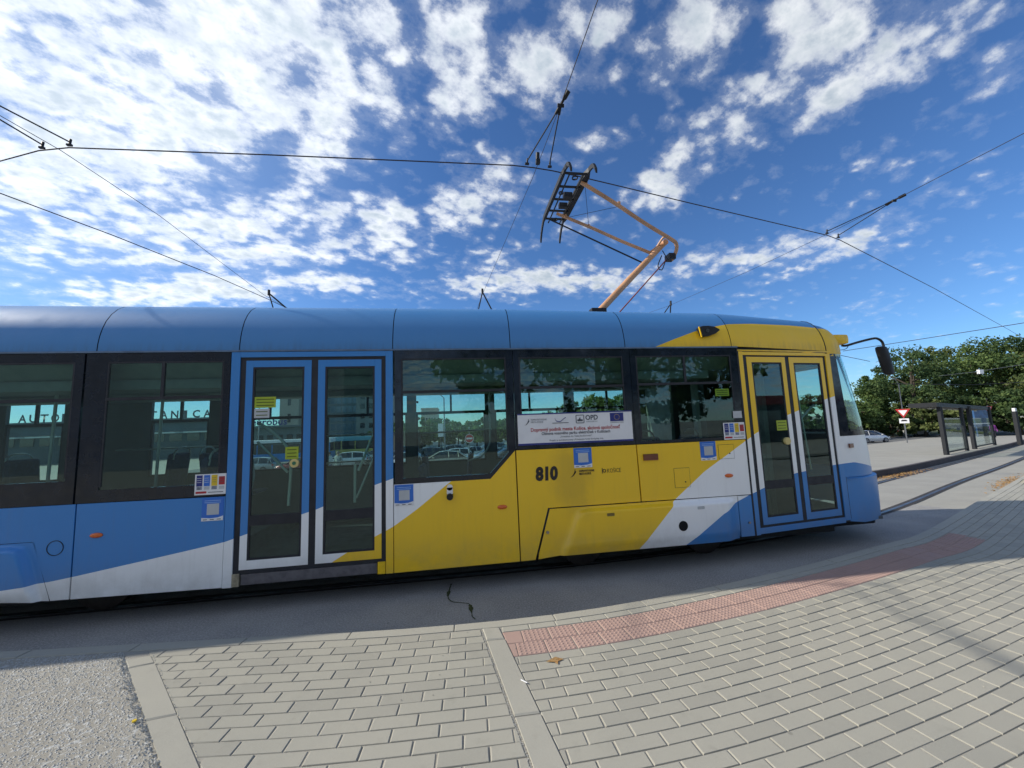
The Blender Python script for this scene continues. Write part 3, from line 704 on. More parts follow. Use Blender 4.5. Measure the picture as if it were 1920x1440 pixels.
# stickers
def sticker_blue(x0, z0, w_, h_, white=True):
    o = poly('sticker', rect(x0, x0+w_, z0, z0+h_), -.0035, 0, STK)
    pts = [(x0, z0)]+[(x0+w_*t, z0+h_*(.16+.05*math.sin(t*3))) for t in ()]+[(x0+w_, z0), (x0+w_, z0+h_*.20), (x0+w_*.75, z0+h_*.13), (x0+w_*.4, z0+h_*.11), (x0, z0+h_*.15)]
    poly('sticker_foot', pts, -.005, -.003, WHITE, o)
    poly('white_square', rect(x0+w_*.24, x0+w_*.80, z0+h_*.26, z0+h_*.74), -.005, -.003, STKW, o)
    for k in range(2): poly('text_line', rect(x0+w_*.12, x0+w_*.88, z0+h_*(.86-.08*k), z0+h_*(.89-.08*k)), -.005, -.003, mat('pale_blue_print', (.25, .42, .75), .5), o)
    for k in range(3): poly('text_line', rect(x0+w_*(.08+.32*k), x0+w_*(.26+.32*k), z0+h_*.045, z0+h_*.075), -.007, -.005, GREYT, o)
for a in ((-2.755, 1.0, .215, .245), (-.728, 1.025, .215, .24), (1.455, 1.35, .235, .245), (3.19, 1.355, .225, .245)): sticker_blue(*a)
def info(x0, z0, w_, h_):
    o = poly('info_sticker', rect(x0, x0+w_, z0, z0+h_), -.004, 0, WHITE, bevel=.0)
    for k, c in enumerate((NAVY, STK, GOLD, REDT)):
        a = x0+w_*(.05+.24*k); poly('colour_block', rect(a, a+w_*.19, z0+h_*(.42 if k < 3 else .46), z0+h_*(.95 if k < 3 else .86)), -.006, -.003, c, o)
        poly('picture', rect(a+w_*.01, a+w_*.18, z0+h_*.25, z0+h_*.40), -.006, -.003, STKW if k % 2 else mat('photo_grey', (.25, .28, .36), .5, var=.5, vscale=60), o)
        for j in range(3): poly('text_line', rect(a+w_*.02, a+w_*.16, z0+h_*(.80-.10*j), z0+h_*(.815-.10*j)), -.0075, -.005, WHITE if k < 2 else GREYT, o)
    poly('red_strip', rect(x0+w_*.04, x0+w_*.38, z0+h_*.07, z0+h_*.17), -.006, -.003, REDT, o)
    poly('text_line', rect(x0+w_*.44, x0+w_*.92, z0+h_*.10, z0+h_*.13), -.006, -.003, GREYT, o)
info(-2.835, 1.28, .31, .222); info(3.555, 1.612, .315, .225)
poly('notice', rect(3.72, 3.85, 1.895, 1.99), -.003, 0, STKW)

# window band (black glass) : bays with opening, pane, bars
def bay(x0, x1, z0, gx0, gx1, gz0, zb, mull, corner=None, top=2.862, gtop=2.765, glassm=None):
    if corner is None:
        fr = MB(); fr.prism(rect(x0, gx0, z0, top), fp, .002, .03).prism(rect(gx1, x1, z0, top), fp, .002, .03).prism(rect(gx0, gx1, z0, gz0), fp, .002, .03).prism(rect(gx0, gx1, gtop, top), fp, .002, .03)
        gp = rect(gx0, gx1, gz0, gtop)
    else:
        cx0, cz0, cx1, cz1 = corner   # outer diagonal (cx0,z0)->(x1,cz1) ; inner glass diagonal
        fr = MB(); fr.prism(rect(x0, gx0, z0, top), fp, .002, .03).prism(rect(gx0, gx1, gtop, top), fp, .002, .03)
        fr.prism([(gx0, z0), (cx0, z0), (cx0, gz0), (gx0, gz0)], fp, .002, .03)
        fr.prism([(cx0, z0), (x1, cz1), (gx1, cz1-.02), (cx0, gz0)], fp, .002, .03)
        fr.prism([(x1, cz1), (x1, top), (gx1, top), (gx1, cz1-.02)], fp, .002, .03)
        gp = [(gx0, gz0), (cx0, gz0), (gx1, cz1-.02), (gx1, gtop), (gx0, gtop)]
    win = obj('window', fr, BLACK, tram)
    poly('pane', gp, .008, .012, glassm or GL, win)
    b = MB().prism(rect(gx0, gx1, zb-.016, zb+.016), fp, .000, .028)
    if mull: b.prism(rect(mull-.016, mull+.016, zb+.016, gtop), fp, .001, .027)
    obj('sash_bar', b, RUB, win)
    # inner rubber edge
    fr2 = MB(); e = .018
    fr2.prism(rect(gx0, gx0+e, gz0+.03 if corner is None else gz0, gtop), fp, .003, .026)
    fr2.prism(rect(gx1-e, gx1, gz0+.03 if corner is None else corner[3], gtop), fp, .003, .026).prism(rect(gx0+e, gx1-e, gtop-e, gtop), fp, .003, .026)
    obj('rubber_edge', fr2, RUB, win); return win
bay(-8.5, -6.95, 1.262, -8.2, -7.1, 1.50, 2.355, -7.7)
bay(-6.93, -3.985, 1.262, -6.75, -4.07, 1.50, 2.355, -5.2)
bay(-3.965, -2.53, 1.262, -3.76, -2.60, 1.39, 2.355, -3.215)
bay(-.722, .722, 1.275, -.645, .635, 1.335, 2.355, 0.0, corner=(.395, 1.275, .722, 1.605))
bay(.728, 2.293, 1.608, .80, 2.19, 1.66, 2.375, None)
bay(2.298, 3.868, 1.608, 2.375, 3.765, 1.645, 2.385, 3.07)
poly('banner', rect(.757, 2.262, 1.655, 2.045), -.006, .001, WHITE); bn = tram.children[-1]
for z0, z1 in ((1.655, 1.678), (2.032, 2.047)): poly('banner_edge', rect(.757, 2.262, z0, z1), -.008, -.004, NAVY, bn)
D_ = -.0085
text_mesh('Dopravný podnik mesta Košice, akciová spoločnosť', .062, REDT, 1.505, 1.822, bn, w=1.17, d=D_, align='CENTER', bold=.0012)
text_mesh('Obnova vozového parku električiek v Košiciach', .050, GREYT, 1.505, 1.775, bn, w=.90, d=D_, align='CENTER', bold=.0010)
text_mesh('„Investícia do Vašej budúcnosti“', .034, GREYT, 1.50, 1.736, bn, w=.42, d=D_, align='CENTER')
text_mesh('Projekt je spolufinancovaný z Kohézneho fondu Európskej únie', .032, GREYT, 1.505, 1.694, bn, w=.70, d=D_, align='CENTER')
swoosh(.845, 1.90, .085, GREYT, bn, d=-.009)
text_mesh('DOPRAVNÝ PODNIK', .030, GREYT, .925, 1.958, bn, w=.205, d=D_); text_mesh('MESTA KOŠICE', .030, GREYT, .925, 1.928, bn, w=.155, d=D_)
mb = MB()
pp = catmull([(1.235, 1.975, 0), (1.25, 1.945, 0), (1.30, 1.935, 0), (1.345, 1.965, 0), (1.375, 1.985, 0)], .01)
for a, b in zip(pp, pp[1:]): mb.prism([(a.x, a.y-.004), (b.x, b.y-.004), (b.x, b.y+.005), (a.x, a.y+.005)], fp, -.010, -.006)
obj('emblem', mb, NAVY, bn); poly('text_line', rect(1.20, 1.41, 1.915, 1.922), -.010, -.006, GREYT, bn)
mb = MB(); mb.prism(rect(1.515, 1.61, 1.905, 1.913), fp, -.01, -.006).prism(rect(1.515, 1.61, 2.003, 2.011), fp, -.01, -.006).prism(rect(1.507, 1.515, 1.91, 2.006), fp, -.01, -.006).prism(rect(1.61, 1.618, 1.91, 2.006), fp, -.01, -.006)
mb.prism([(1.53, 1.93), (1.595, 1.93), (1.60, 1.95), (1.57, 1.955), (1.565, 1.985), (1.545, 1.955), (1.525, 1.95)], fp, -.01, -.006); obj('emblem', mb, GREYT, bn)
text_mesh('OPD', .085, GREYT, 1.635, 1.945, bn, w=.165, d=D_, bold=.0022); text_mesh('DOPRAVA 2007-2013', .020, GREYT, 1.645, 1.915, bn, w=.145, d=D_)
poly('flag', rect(1.965, 2.145, 1.915, 2.022), -.010, -.006, NAVY, bn); fl = bn.children[-1]
mb = MB()
for k in range(12):
    cx, cz = 2.055+.034*math.sin(k*math.pi/6), 1.968+.034*math.cos(k*math.pi/6); mb.prism([(cx+(.0058 if j % 2 == 0 else .0024)*math.sin(j*math.pi/5), cz+(.0058 if j % 2 == 0 else .0024)*math.cos(j*math.pi/5)) for j in range(10)], fp, -.012, -.0095)
obj('star_ring', mb, GOLD, fl); text_mesh('EURÓPSKA ÚNIA', .020, GREYT, 1.965, 1.892, bn, w=.18, d=D_)
# hook of the drip rail under the roof
poly('drip_rail', rect(-8.5, 3.885, 2.866, 2.885), -.008, .03, mat('grey_blue_trim', (.12, .19, .30), .4, var=.3)); poly('drip_rail', rect(0.0, 1.72, 2.82, 2.84), -.006, .03, YELP, tram, sp_)
# ---- doors
def ringpoly(mb, o_, i_, fn, d0, d1):    # o_, i_ : x0,x1,z0,z1
    mb.prism(rect(o_[0], i_[0], o_[2], o_[3]), fn, d0, d1).prism(rect(i_[1], o_[1], o_[2], o_[3]), fn, d0, d1).prism(rect(i_[0], i_[1], o_[2], i_[2]), fn, d0, d1).prism(rect(i_[0], i_[1], i_[3], o_[3]), fn, d0, d1); return mb
def leaf(o_, g_, zsplit, fn, parent=tram):
    lf = obj('door_leaf', ringpoly(MB(), o_, (g_[0], g_[1], g_[2], g_[3]), fn, .006, .035), LIV, parent, bevel=.003)
    e = .022
    fr = ringpoly(MB(), g_, (g_[0]+e, g_[1]-e, g_[2]+e, g_[3]-e), fn, .008, .032); fr.prism(rect(g_[0]+e, g_[1]-e, zsplit-.055, zsplit+.055), fn, .009, .031)
    obj('rubber_edge', fr, RUB, lf)
    obj('pane', MB().prism(rect(g_[0]+e, g_[1]-e, zsplit+.055, g_[3]-e), fn, .015, .019), GL, lf)
    obj('pane', MB().prism(rect(g_[0]+e, g_[1]-e, g_[2]+e, zsplit-.055), fn, .015, .019), GLD, lf)
    return lf
fr = MB(); fr.prism(rect(-2.522, -2.43, .285, 2.862), fp, -.004, .035).prism(rect(-.825, -.742, .285, 2.862), fp, -.004, .035).prism(rect(-2.43, -.825, 2.80, 2.862), fp, -.004, .035)
obj('door_frame', fr, LIV, tram, bevel=.005)
obj('door_seal', ringpoly(MB(), (-2.43, -.825, .415, 2.80), (-2.37, -.875, .455, 2.762), fp, .01, .04).prism(rect(-1.665, -1.592, .455, 2.762), fp, .01, .04), RUB, tram)
lfL = leaf((-2.37, -1.665, .455, 2.762), (-2.295, -1.742, .55, 2.685), .97, fp); lfR = leaf((-1.592, -.875, .455, 2.762), (-1.512, -.952, .55, 2.68), .97, fp)
poly('door_sill', rect(-2.345, -.925, .298, .408), .008, .05, SILL); poly('sill_end', rect(-2.43, -2.36, .29, .42), -.006, .03, BEIGE); poly('sill_end', rect(-.915, -.83, .29, .42), -.006, .03, YELP)
fr = MB(); fr.prism(rect(.008, .082, .345, 2.815), sp_, -.004, .035).prism(rect(1.60, 1.70, .385, 2.80), sp_, -.004, .035).prism(rect(.082, 1.60, 2.765, 2.81), sp_, -.004, .035).prism(rect(.082, 1.60, .355, .43), sp_, -.002, .035)
obj('door_frame', fr, LIV, tram, bevel=.004)
obj('door_seal', ringpoly(MB(), (.082, 1.60, .43, 2.765), (.15, 1.555, .462, 2.742), sp_, .01, .04).prism(rect(.835, .905, .462, 2.742), sp_, .01, .04), RUB, tram)
leaf((.15, .835, .462, 2.742), (.232, .765, .553, 2.665), .975, sp_); leaf((.905, 1.555, .462, 2.742), (.985, 1.49, .553, 2.66), .975, sp_)
poly('reveal', rect(3.868, 3.892, .345, 2.86), -.003, .035, RUB)
# notices on the doors
def notice(pts, mt, parent, fn, n=3, d=-.0):
    o = poly('notice', pts, .0105, .013, mt, parent, fn); x0, x1 = pts[0][0], pts[1][0]; z0, z1 = pts[0][1], pts[2][1]
    for k in range(n): poly('text_line', rect(x0+.02, x1-.02, z1-(z1-z0)*(k+.8)/(n+.6)-.006, z1-(z1-z0)*(k+.8)/(n+.6)+.004), .009, .0105, mat('dark_olive_print', (.09, .12, .01), .6), o, fn)
notice(rect(-2.27, -2.045, 2.215, 2.34), LIME, lfL, fp); notice(rect(-2.27, -2.11, 2.10, 2.205), STKW, lfL, fp, 2); notice(rect(-1.93, -1.79, 1.62, 1.76), LIME, lfL, fp)
obj('open_button', MB().cyl((-1.825, 4.752, 1.575), (0, 1, 0), .048, .03, 24), mat('pale_ring', (.62, .50, .20), .5), lfL, smooth=True); obj('open_button', MB().cyl((-1.825, 4.738, 1.575), (0, 1, 0), .020, .012, 20), mat('green_button', (.03, .16, .08), .4), lfL, smooth=True)
notice(rect(3.495, 3.70, 2.20, 2.30), LIME, tram, fp)
notice(rect(.56, .74, 1.70, 1.84), LIME, tram, sp_); q = sp_((.70, 1.55), 0)
obj('open_button', MB().cyl((q[0], q[1], 1.55), FN, .05, .03, 24), mat('pale_ring', (.62, .50, .20)), tram, smooth=True)
# grab rails on the door leaves
def arc(pts, step=.05): return catmull(pts, step)
obj('grab_rail', MB().tube(arc([(-2.28, 4.88, 2.05), (-2.12, 4.90, 1.93), (-1.98, 4.92, 1.76), (-1.93, 4.92, 1.55), (-1.94, 4.92, 1.2), (-1.945, 4.92, 1.08)]), .017, 8).tube([(-2.28, 4.88, 1.83), (-1.96, 4.92, 1.46)], .014, 8), CHROME, lfL, smooth=True)
obj('grab_rail', MB().tube([(-.965, 4.88, 1.93), (-1.17, 4.92, 1.44)], .015, 8).tube([(-1.21, 4.92, 1.52), (-1.21, 4.92, 1.07)], .017, 8).tube([(-.965, 4.88, 1.63), (-1.19, 4.92, 1.12)], .012, 8), CHROME, lfR, smooth=True)
q0, q1 = sp_((1.05, 1.75), .16), sp_((1.45, 2.05), .14); obj('grab_rail', MB().tube([q0, q1], .014, 8).tube([sp_((1.20, 2.55), .2), sp_((1.33, 1.1), .2)], .012, 8), CHROME, tram, smooth=True)

# ---- roof
PROF = [(0, 2.885), (.004, 2.96), (.018, 3.05), (.045, 3.15), (.085, 3.25), (.145, 3.345), (.22, 3.425), (.31, 3.485), (.42, 3.525), (.60, 3.55), (1.25, 3.565)]
def yf(x): return 4.75 if x < 3.88 else 4.75+(x-3.88)*SL
def kf(x): return float(np.interp(x, [-9, .7, 2.2, 3.8, 5.0, 5.6], [1, .995, .955, .93, .885, .86]))
def bz(x): return float(np.interp(x, [-9, 3.88, 5.6], [2.885, 2.885, 2.84]))
def station(x):
    k, b0, y0 = kf(x), bz(x), yf(x); hw = 6.0-y0; pts = []
    L_ = [(y0+o_*hw/1.25, b0+(z-2.885)*k) for o_, z in PROF]
    return [(x, y, z) for y, z in L_]+[(x, 12-y, z) for y, z in reversed(L_[:-1])]
seams = [-8.5, -6.9, -5.3, -3.875, -2.445, -.742, .70, 2.24, 3.80, 5.50]
for a, b in zip(seams, seams[1:]):
    n = 6; xs = np.linspace(a+.005, b-.005, n); obj('roof_panel', MB().loft([station(x) for x in xs], closed=False), LROOF, tram, smooth='all')
obj('roof_inner', MB().loft([[(x, y+(.02 if y < 6 else -.02), z-.02) for x_, y, z in station(x)] for x in np.linspace(-8.5, 5.5, 12)], closed=False), DARK, tram)
# nose
def nose_ring(z, a, b, n=26, x0=5.55, th0=0):
    out_ = []
    for i in range(n+1):
        th = math.pi*i/n; out_.append((x0+a*math.sin(th)**.85 if 0 < i < n else x0, 6.0-b*math.cos(th), z))
    return out_
def nz(z, table): t = np.array(table); return float(np.interp(z, t[:, 0], t[:, 1]))
AT = [(.24, 1.02), (.35, 1.09), (.6, 1.12), (.9, 1.125), (1.1, 1.12), (1.35, 1.10), (1.6, 1.06), (1.94, .99), (2.2, .90), (2.5, .78), (2.80, .66)]
def nose(name, zs, extra, bt, mt, i0=0, i1=26, parent=tram, x0=5.555):
    rows = [nose_ring(z, nz(z, AT)+extra, bt, x0=x0) for z in zs]
    if name == 'front_bumper': rows = [[(5.56, 4.946, q[0][2]+.02)]+q[1:-1]+[(5.56, 7.05, q[0][2])] for q in rows]
    rows = [q[i0:i1+1] for q in rows]; return obj(name, MB().loft(rows, closed=False), mt, parent, smooth='all')
nose('front_bumper', [.345, .36, .42, .5, .7, .85, .93, .965], .03, 1.085, LIV, x0=5.585)
obj('nose_skirt', MB().box(5.4, 6.3, 5.2, 6.8, .22, .40), DARK, tram, bevel=.05)
obj('bumper_lip', MB().loft([nose_ring(.965, nz(.965, AT)+.03, 1.085, x0=5.585), nose_ring(.985, nz(.985, AT)-.02, 1.04, x0=5.585)], closed=False), LIV, tram)
nose('front_panel', [.985, 1.05, 1.2, 1.35, 1.5, 1.585], 0, 1.063, LIV)
ws = nose('windscreen', [1.60, 1.8, 2.0, 2.2, 2.4, 2.6, 2.80], -.004, 1.058, glass('screen_glass', (.66, .75, .71), .8), 5, 21)
nose('screen_border', [1.585, 1.60, 1.8, 2.0, 2.2, 2.4, 2.6, 2.80], 0, 1.063, BLACK, 0, 1); nose('screen_border', [1.585, 1.60, 1.8, 2.0, 2.2, 2.4, 2.6, 2.80], 0, 1.063, BLACK, 25, 26)
nose('side_glass', [1.60, 1.8, 2.0, 2.2, 2.4, 2.6, 2.80], -.002, 1.06, GL, 1, 5); nose('side_glass', [1.60, 1.8, 2.0, 2.2, 2.4, 2.6, 2.80], -.002, 1.06, GL, 21, 25)
nose('screen_sill', [1.575, 1.64], .004, 1.066, BLACK)
nose('dash', [1.0, 1.3, 1.56], -.10, .95, DARK); nose('screen_pillar', [1.60, 1.9, 2.2, 2.5, 2.80], -.03, 1.03, mat('pillar_green', (.02, .035, .03), .5), 4, 6)
RT_ = [(2.80, .70, 1.066), (2.86, .74, 1.065), (2.95, .74, 1.06), (3.05, .73, 1.045), (3.15, .70, 1.01), (3.24, .64, .95), (3.32, .55, .86), (3.38, .44, .75), (3.425, .30, .58), (3.45, .12, .3)]
obj('roof_cap', MB().loft([nose_ring(z-.035, a, b, x0=5.51) for z, a, b in RT_], closed=False), LROOF, tram, smooth='all')
obj('front_seam', MB().tube([(5.505, y, z) for x, y, z in station(5.505)[:9]], .006, 6), DARK, tram)
poly('nose_seam', rect(1.703, 1.712, .40, 2.80), 0.0, .03, RUB, tram, sp_)
# headlights on the front
for yy in (5.35, 6.65): obj('headlight', MB().cyl((6.48, yy, .72), (1, (yy-6)*.6, 0), .09, .06, 20), mat('lamp_glass', (.7, .72, .75), .1, coat=1), tram, smooth=True)
# reflector + blue plate on the front corner
q = nose_ring(1.4, nz(1.4, AT), 1.063)
o = obj('corner_reflector', MB().prism([(0, -.03), (.11, -.03), (.11, .03), (0, .03)], lambda p, d_: (5.68+p[0]*.95, 4.935-d_+p[0]*.32, 1.43+p[1]), 0, .02), BROWNL, tram)
obj('blue_plate', MB().prism([(0, 0), (.12, 0), (.12, .3), (0, .3)], lambda p, d_: (5.90+p[0]*.80, 5.0-d_+p[0]*.42, 1.30+p[1]), .0, .012), STK, tram)
# camera pod on the roof edge
pod_pts = [(3.325, 3.150), (3.37, 3.168), (3.46, 3.172), (3.55, 3.158), (3.62, 3.125), (3.625, 3.105), (3.56, 3.062), (3.47, 3.030), (3.40, 3.018), (3.352, 3.018)]
obj('camera_pod', MB().prism(pod_pts, fp, -.035, .12), DARK, tram, bevel=.012); pc = tram.children[-1]
obj('pod_rim', MB().prism([(3.310, 3.155), (3.322, 3.157), (3.350, 3.014), (3.338, 3.012)], fp, -.036, -.020), YELP, tram)
obj('pod_lens', MB().cyl((3.43, 4.712, 3.10), (0, 1, 0), .028, .01, 16), CARG, tram)
# mirror
MY = 5.15
mh = obj('mirror_housing', MB().box(5.80, 6.10, MY-.08, MY+.12, 2.98, 3.135), YELP, tram, smooth=True, bevel=.055)
obj('mirror_arm', MB().tube(arc([(6.06, MY+.02, 2.975), (6.12, MY, 2.965), (6.35, MY, 3.02), (6.62, MY, 3.075), (6.72, MY, 3.075), (6.80, MY, 3.02), (6.82, MY, 2.9), (6.83, MY, 2.75)], .03), .018, 8), DARK, tram, smooth=True)
obj('mirror_cable', MB().tube(arc([(5.95, MY+.05, 2.93), (6.04, MY+.02, 2.90), (6.12, MY, 2.92), (6.16, MY, 2.965)], .03), .005, 6), DARK, tram)
mr = MB(); rings = []
for z, s_ in ((2.94, .55), (2.925, .9), (2.88, 1), (2.70, 1.0), (2.55, .92), (2.50, .85), (2.485, .5)):
    cx = 6.72+(2.94-z)*.20; rings.append([(cx+.105*s_*math.cos(a), MY+.055*s_*math.sin(a)-.03, z) for a in [2*math.pi*k/14 for k in range(14)]])
obj('mirror', mr.loft(rings), DARK, tram, smooth=True)
# underframe, bogies
obj('underframe', MB().box(-8.5, 5.5, 5.15, 6.85, .18, .34).box(-8.4, -3.0, 4.98, 7.0, .24, .36).box(-2.3, .8, 4.98, 7.0, .22, .36).box(3.9, 5.4, 5.1, 7.0, .24, .36), DARK, tram)
for bx in (2.55, -4.9):
    bo = obj('bogie', MB().box(bx-1.15, bx+1.15, 5.0, 5.12, .22, .42).box(bx-1.15, bx+1.15, 6.88, 7.0, .22, .42).box(bx-.4, bx+.4, 5.1, 6.9, .2, .45), DARK, tram)
    for wx in (bx-.9, bx+.9):
        obj('wheel', MB().cyl((wx, 5.28, .31), (0, 1, 0), .30, .12, 28).cyl((wx, 6.72, .31), (0, 1, 0), .30, .12, 28).cyl((wx, 6, .31), (0, 1, 0), .06, 1.4, 10), mat('wheel_steel', (.06, .05, .045), .5, metal=.6, var=.4), bo, smooth=True)
# ---- interior and far side
obj('floor', MB().box(-8.5, 3.86, 4.8, 7.2, .34, .38).box(3.86, 6.2, 5.02, 7.0, .34, .38), IFLOOR, tram)
obj('ceiling', MB().box(-8.5, 5.5, 5.05, 6.95, 2.60, 2.64).prism([(4.79, 2.86), (5.05, 2.60), (5.05, 2.64), (4.80, 2.90)], lambda p, d_: (d_, p[0], p[1]), -8.5, 3.86).box(3.86, 5.5, 4.99, 5.05, 2.60, 2.78).prism([(7.21, 2.86), (6.95, 2.60), (6.95, 2.64), (7.20, 2.90)], lambda p, d_: (d_, p[0], p[1]), -8.5, 5.5), LINING, tram)
wins = [(-8.3, -7.25), (-7.05, -6.25), (-5.0, -4.13), (-3.95, -2.43), (-2.25, -.88), (-.715, .54), (.72, 2.07), (2.27, 3.62)]
fw = MB(); fw.box(-8.5, 5.5, 7.19, 7.25, .30, 1.30).box(-8.5, 5.5, 7.19, 7.25, 2.56, 2.90)
xs = [-8.5]+[v for p_ in wins for v in p_]+[5.5]
for i in range(0, len(xs), 2): fw.box(xs[i], xs[i+1], 7.19, 7.25, 1.30, 2.56)
obj('far_side_wall', fw, [mat('far_wall_grey', (.07, .095, .10), .5, var=.1)], tram)
obj('far_side_skin', MB().box(-8.5, 5.5, 7.252, 7.262, .30, 1.28), BLUP, tram)
for a, b in wins:
    o = obj('far_window', MB().prism([(a, 1.30), (b, 1.30), (b, 2.56), (a, 2.56)], lambda p, d_: (p[0], 7.215+d_, p[1]), 0, .005), GLF, tram)
    mid = (a+b)/2; obj('sash_bar', MB().box(a, b, 7.20, 7.24, 2.17, 2.22).box(mid-.018, mid+.018, 7.20, 7.24, 2.22, 2.56).box(a, a+.03, 7.2, 7.24, 1.3, 2.17).box(b-.03, b, 7.2, 7.24, 1.3, 2.17).box(a, b, 7.2, 7.24, 1.30, 1.33), RUB, o)
obj('latch', MB().cyl((-.69, 7.18, 2.40), (0, 1, 0), .022, .04, 10), DARK, tram)
obj('window_rail', MB().tube([(-.66, 6.95, 1.83), (.63, 6.95, 1.86)], .014, 8).tube([(-5.3, 6.95, 1.75), (-2.5, 6.95, 1.76)], .013, 8).tube([(-2.3, 6.95, 1.85), (-.95, 6.95, 1.86)], .013, 8).tube([(-2.2, 6.95, 1.40), (-.95, 6.95, 1.42)], .013, 8).tube(arc([(.18, 6.6, 1.35), (.42, 6.6, 1.42), (.55, 6.6, 1.60), (.57, 6.6, 1.8), (.57, 6.6, 2.5)]), .014, 8), CHROME, tram, smooth=True)
for x_, y_ in ((-4.95, 5.55), (-3.75, 5.5), (-3.12, 6.2), (-2.62, 5.15), (.72, 5.35), (.95, 6.1), (2.62, 5.5), (3.0, 6.0), (-6.3, 5.6)):
    obj('pole', MB().tube([(x_, y_, .38), (x_+random.uniform(-.03, .05), y_, 2.6)], .017, 10), CHROME if x_ < 1 else mat('pole_green_grey', (.10, .13, .12), .4, metal=.5), tram, smooth=True)
obj('ceiling_duct', MB().box(-8.4, 3.6, 5.0, 5.35, 2.48, 2.60).box(-8.4, 3.6, 6.65, 7.0, 2.50, 2.60), LINING, tram, bevel=.03)
obj('ceiling_lamp', MB().box(-2.15, -1.85, 5.6, 6.0, 2.585, 2.60), mat('lamp_cover', (.70, .78, .76), .4), tram)
def seat(x, y, face=1, fz=.38):
    f = face
    sh = MB(); prof = [(0, .44), (.40, .44), (.44, .40), (.40, .385), (-.02, .385), (-.06, .42), (-.13, 1.05), (-.09, 1.08), (-.055, 1.05)]
    sh.prism(prof, lambda p, d_: (x+f*p[0], y+d_, fz+p[1]), -.21, .21)
    st_ = obj('seat', sh, SEATM, tram, bevel=.015)
    obj('seat_base', MB().box(x+.05*f-.06, x+.05*f+.14, y-.08, y+.08, fz, fz+.40), SEATB, st_)
    obj('seat_handle', MB().tube(arc([(x-.12*f, y-.19, fz+.98), (x-.13*f, y-.17, fz+1.10), (x-.135*f, y-.08, fz+1.155), (x-.135*f, y+.08, fz+1.155), (x-.13*f, y+.17, fz+1.10), (x-.12*f, y+.19, fz+.98)], .04), .013, 6), CHROME if x < -2 else SEATB, st_, smooth=True)
for x_, y_, f_ in ((-5.6, 6.9, 1), (-5.6, 5.2, 1), (-4.45, 6.9, -1), (-3.55, 6.9, 1), (-3.55, 6.42, 1), (-2.95, 5.15, -1), (-.45, 6.9, 1), (-.35, 5.2, 1), (.15, 6.9, -1), (1.3, 5.2, 1), (1.35, 6.9, 1), (2.1, 5.2, 1), (2.15, 6.9, 1), (2.85, 5.25, 1), (2.9, 6.9, 1), (-6.4, 6.9, 1), (3.3, 5.3, -1)):
    seat(x_, y_, f_, .38 if -2.6 < x_ < .6 else .60)
obj('raised_floor', MB().box(.8, 3.7, 4.85, 7.15, .38, .60).box(-6.8, -2.7, 4.85, 7.15, .38, .60), IFLOOR, tram)
# cab partition
cw = obj('cab_partition', MB().box(3.72, 3.78, 5.55, 7.15, .38, 1.5).box(3.72, 3.78, 5.55, 5.65, 1.5, 2.6).box(3.72, 3.78, 6.3, 7.15, 1.5, 2.6).box(3.78, 4.9, 5.55, 5.60, .38, 1.3).box(4.85, 4.93, 5.52, 5.62, .38, 2.6), mat('cab_wall', (.20, .24, .23), .5, var=.2), tram)
obj('cab_back_wall', MB().box(5.0, 5.05, 5.12, 7.15, .38, 2.72), mat('cab_dark', (.03, .035, .04), .5, var=.3), tram)
obj('driver_seat', MB().box(5.25, 5.7, 5.75, 6.25, .8, .92).box(5.15, 5.28, 5.75, 6.25, .9, 1.7), SEATM, tram, bevel=.05)
obj('end_wall', MB().box(-8.56, -8.5, 4.76, 7.24, .3, 2.9), DARK, tram)

# ---- pantograph (part of the tram)
pan = obj('pantograph', MB().box(2.0, 2.9, 5.65, 6.45, 3.46, 3.52).cyl((2.1, 5.7, 3.52), (0, 0, 1), .05, .12, 10).cyl((2.1, 6.3, 3.52), (0, 0, 1), .05, .12, 10).cyl((2.8, 5.7, 3.52), (0, 0, 1), .05, .12, 10).cyl((2.8, 6.3, 3.52), (0, 0, 1), .05, .12, 10), DARK, tram)
obj('lower_arm', MB().tube([(2.36, 6.0, 3.70), (3.0, 6.0, 4.33), (3.66, 6.0, 4.97)], [.058, .055, .048], 14).cyl((3.68, 6.0, 4.99), (0, 1, 0), .05, .16, 14), PANT, pan, smooth=True)
obj('pivot_shoe', MB().box(2.26, 2.52, 5.92, 6.08, 3.55, 3.80), DARK, pan, bevel=.02)
obj('control_rod', MB().tube([(2.72, 6.06, 3.68), (3.80, 6.06, 4.78)], .011, 8), mat('red_rod', (.28, .06, .04), .5, var=.3), pan, smooth=True)
ua = MB()
ua.tube(arc([(2.03, 5.50, 5.73), (2.6, 5.60, 5.48), (3.2, 5.72, 5.20), (3.72, 5.82, 4.985), (3.83, 5.86, 4.93), (3.87, 5.92, 4.86), (3.86, 5.98, 4.78), (3.82, 6.02, 4.70)], .08), [.030]*60 if False else .032, 10)
ua.tube([(1.90, 6.44, 5.73), (2.5, 6.30, 5.40), (3.0, 6.18, 5.10), (3.50, 6.08, 4.84)], .028, 10)
ua.tube(arc([(3.45, 6.08, 4.86), (3.55, 6.00, 4.93), (3.60, 5.86, 5.03), (3.66, 5.82, 5.02)], .04), .02, 8)
obj('upper_arm', ua, PANT, pan, smooth=True)
obj('guide_rod', MB().tube([(1.72, 6.40, 5.60), (3.42, 6.2, 4.70)], .014, 8), DARK, pan, smooth=True)
obj('stay_wire', MB().tube([(2.12, 5.52, 5.71), (2.45, 6.32, 5.42)], .004, 5).tube([(2.05, 6.38, 5.62), (2.75, 5.62, 5.42)], .004, 5), CABLE, pan)
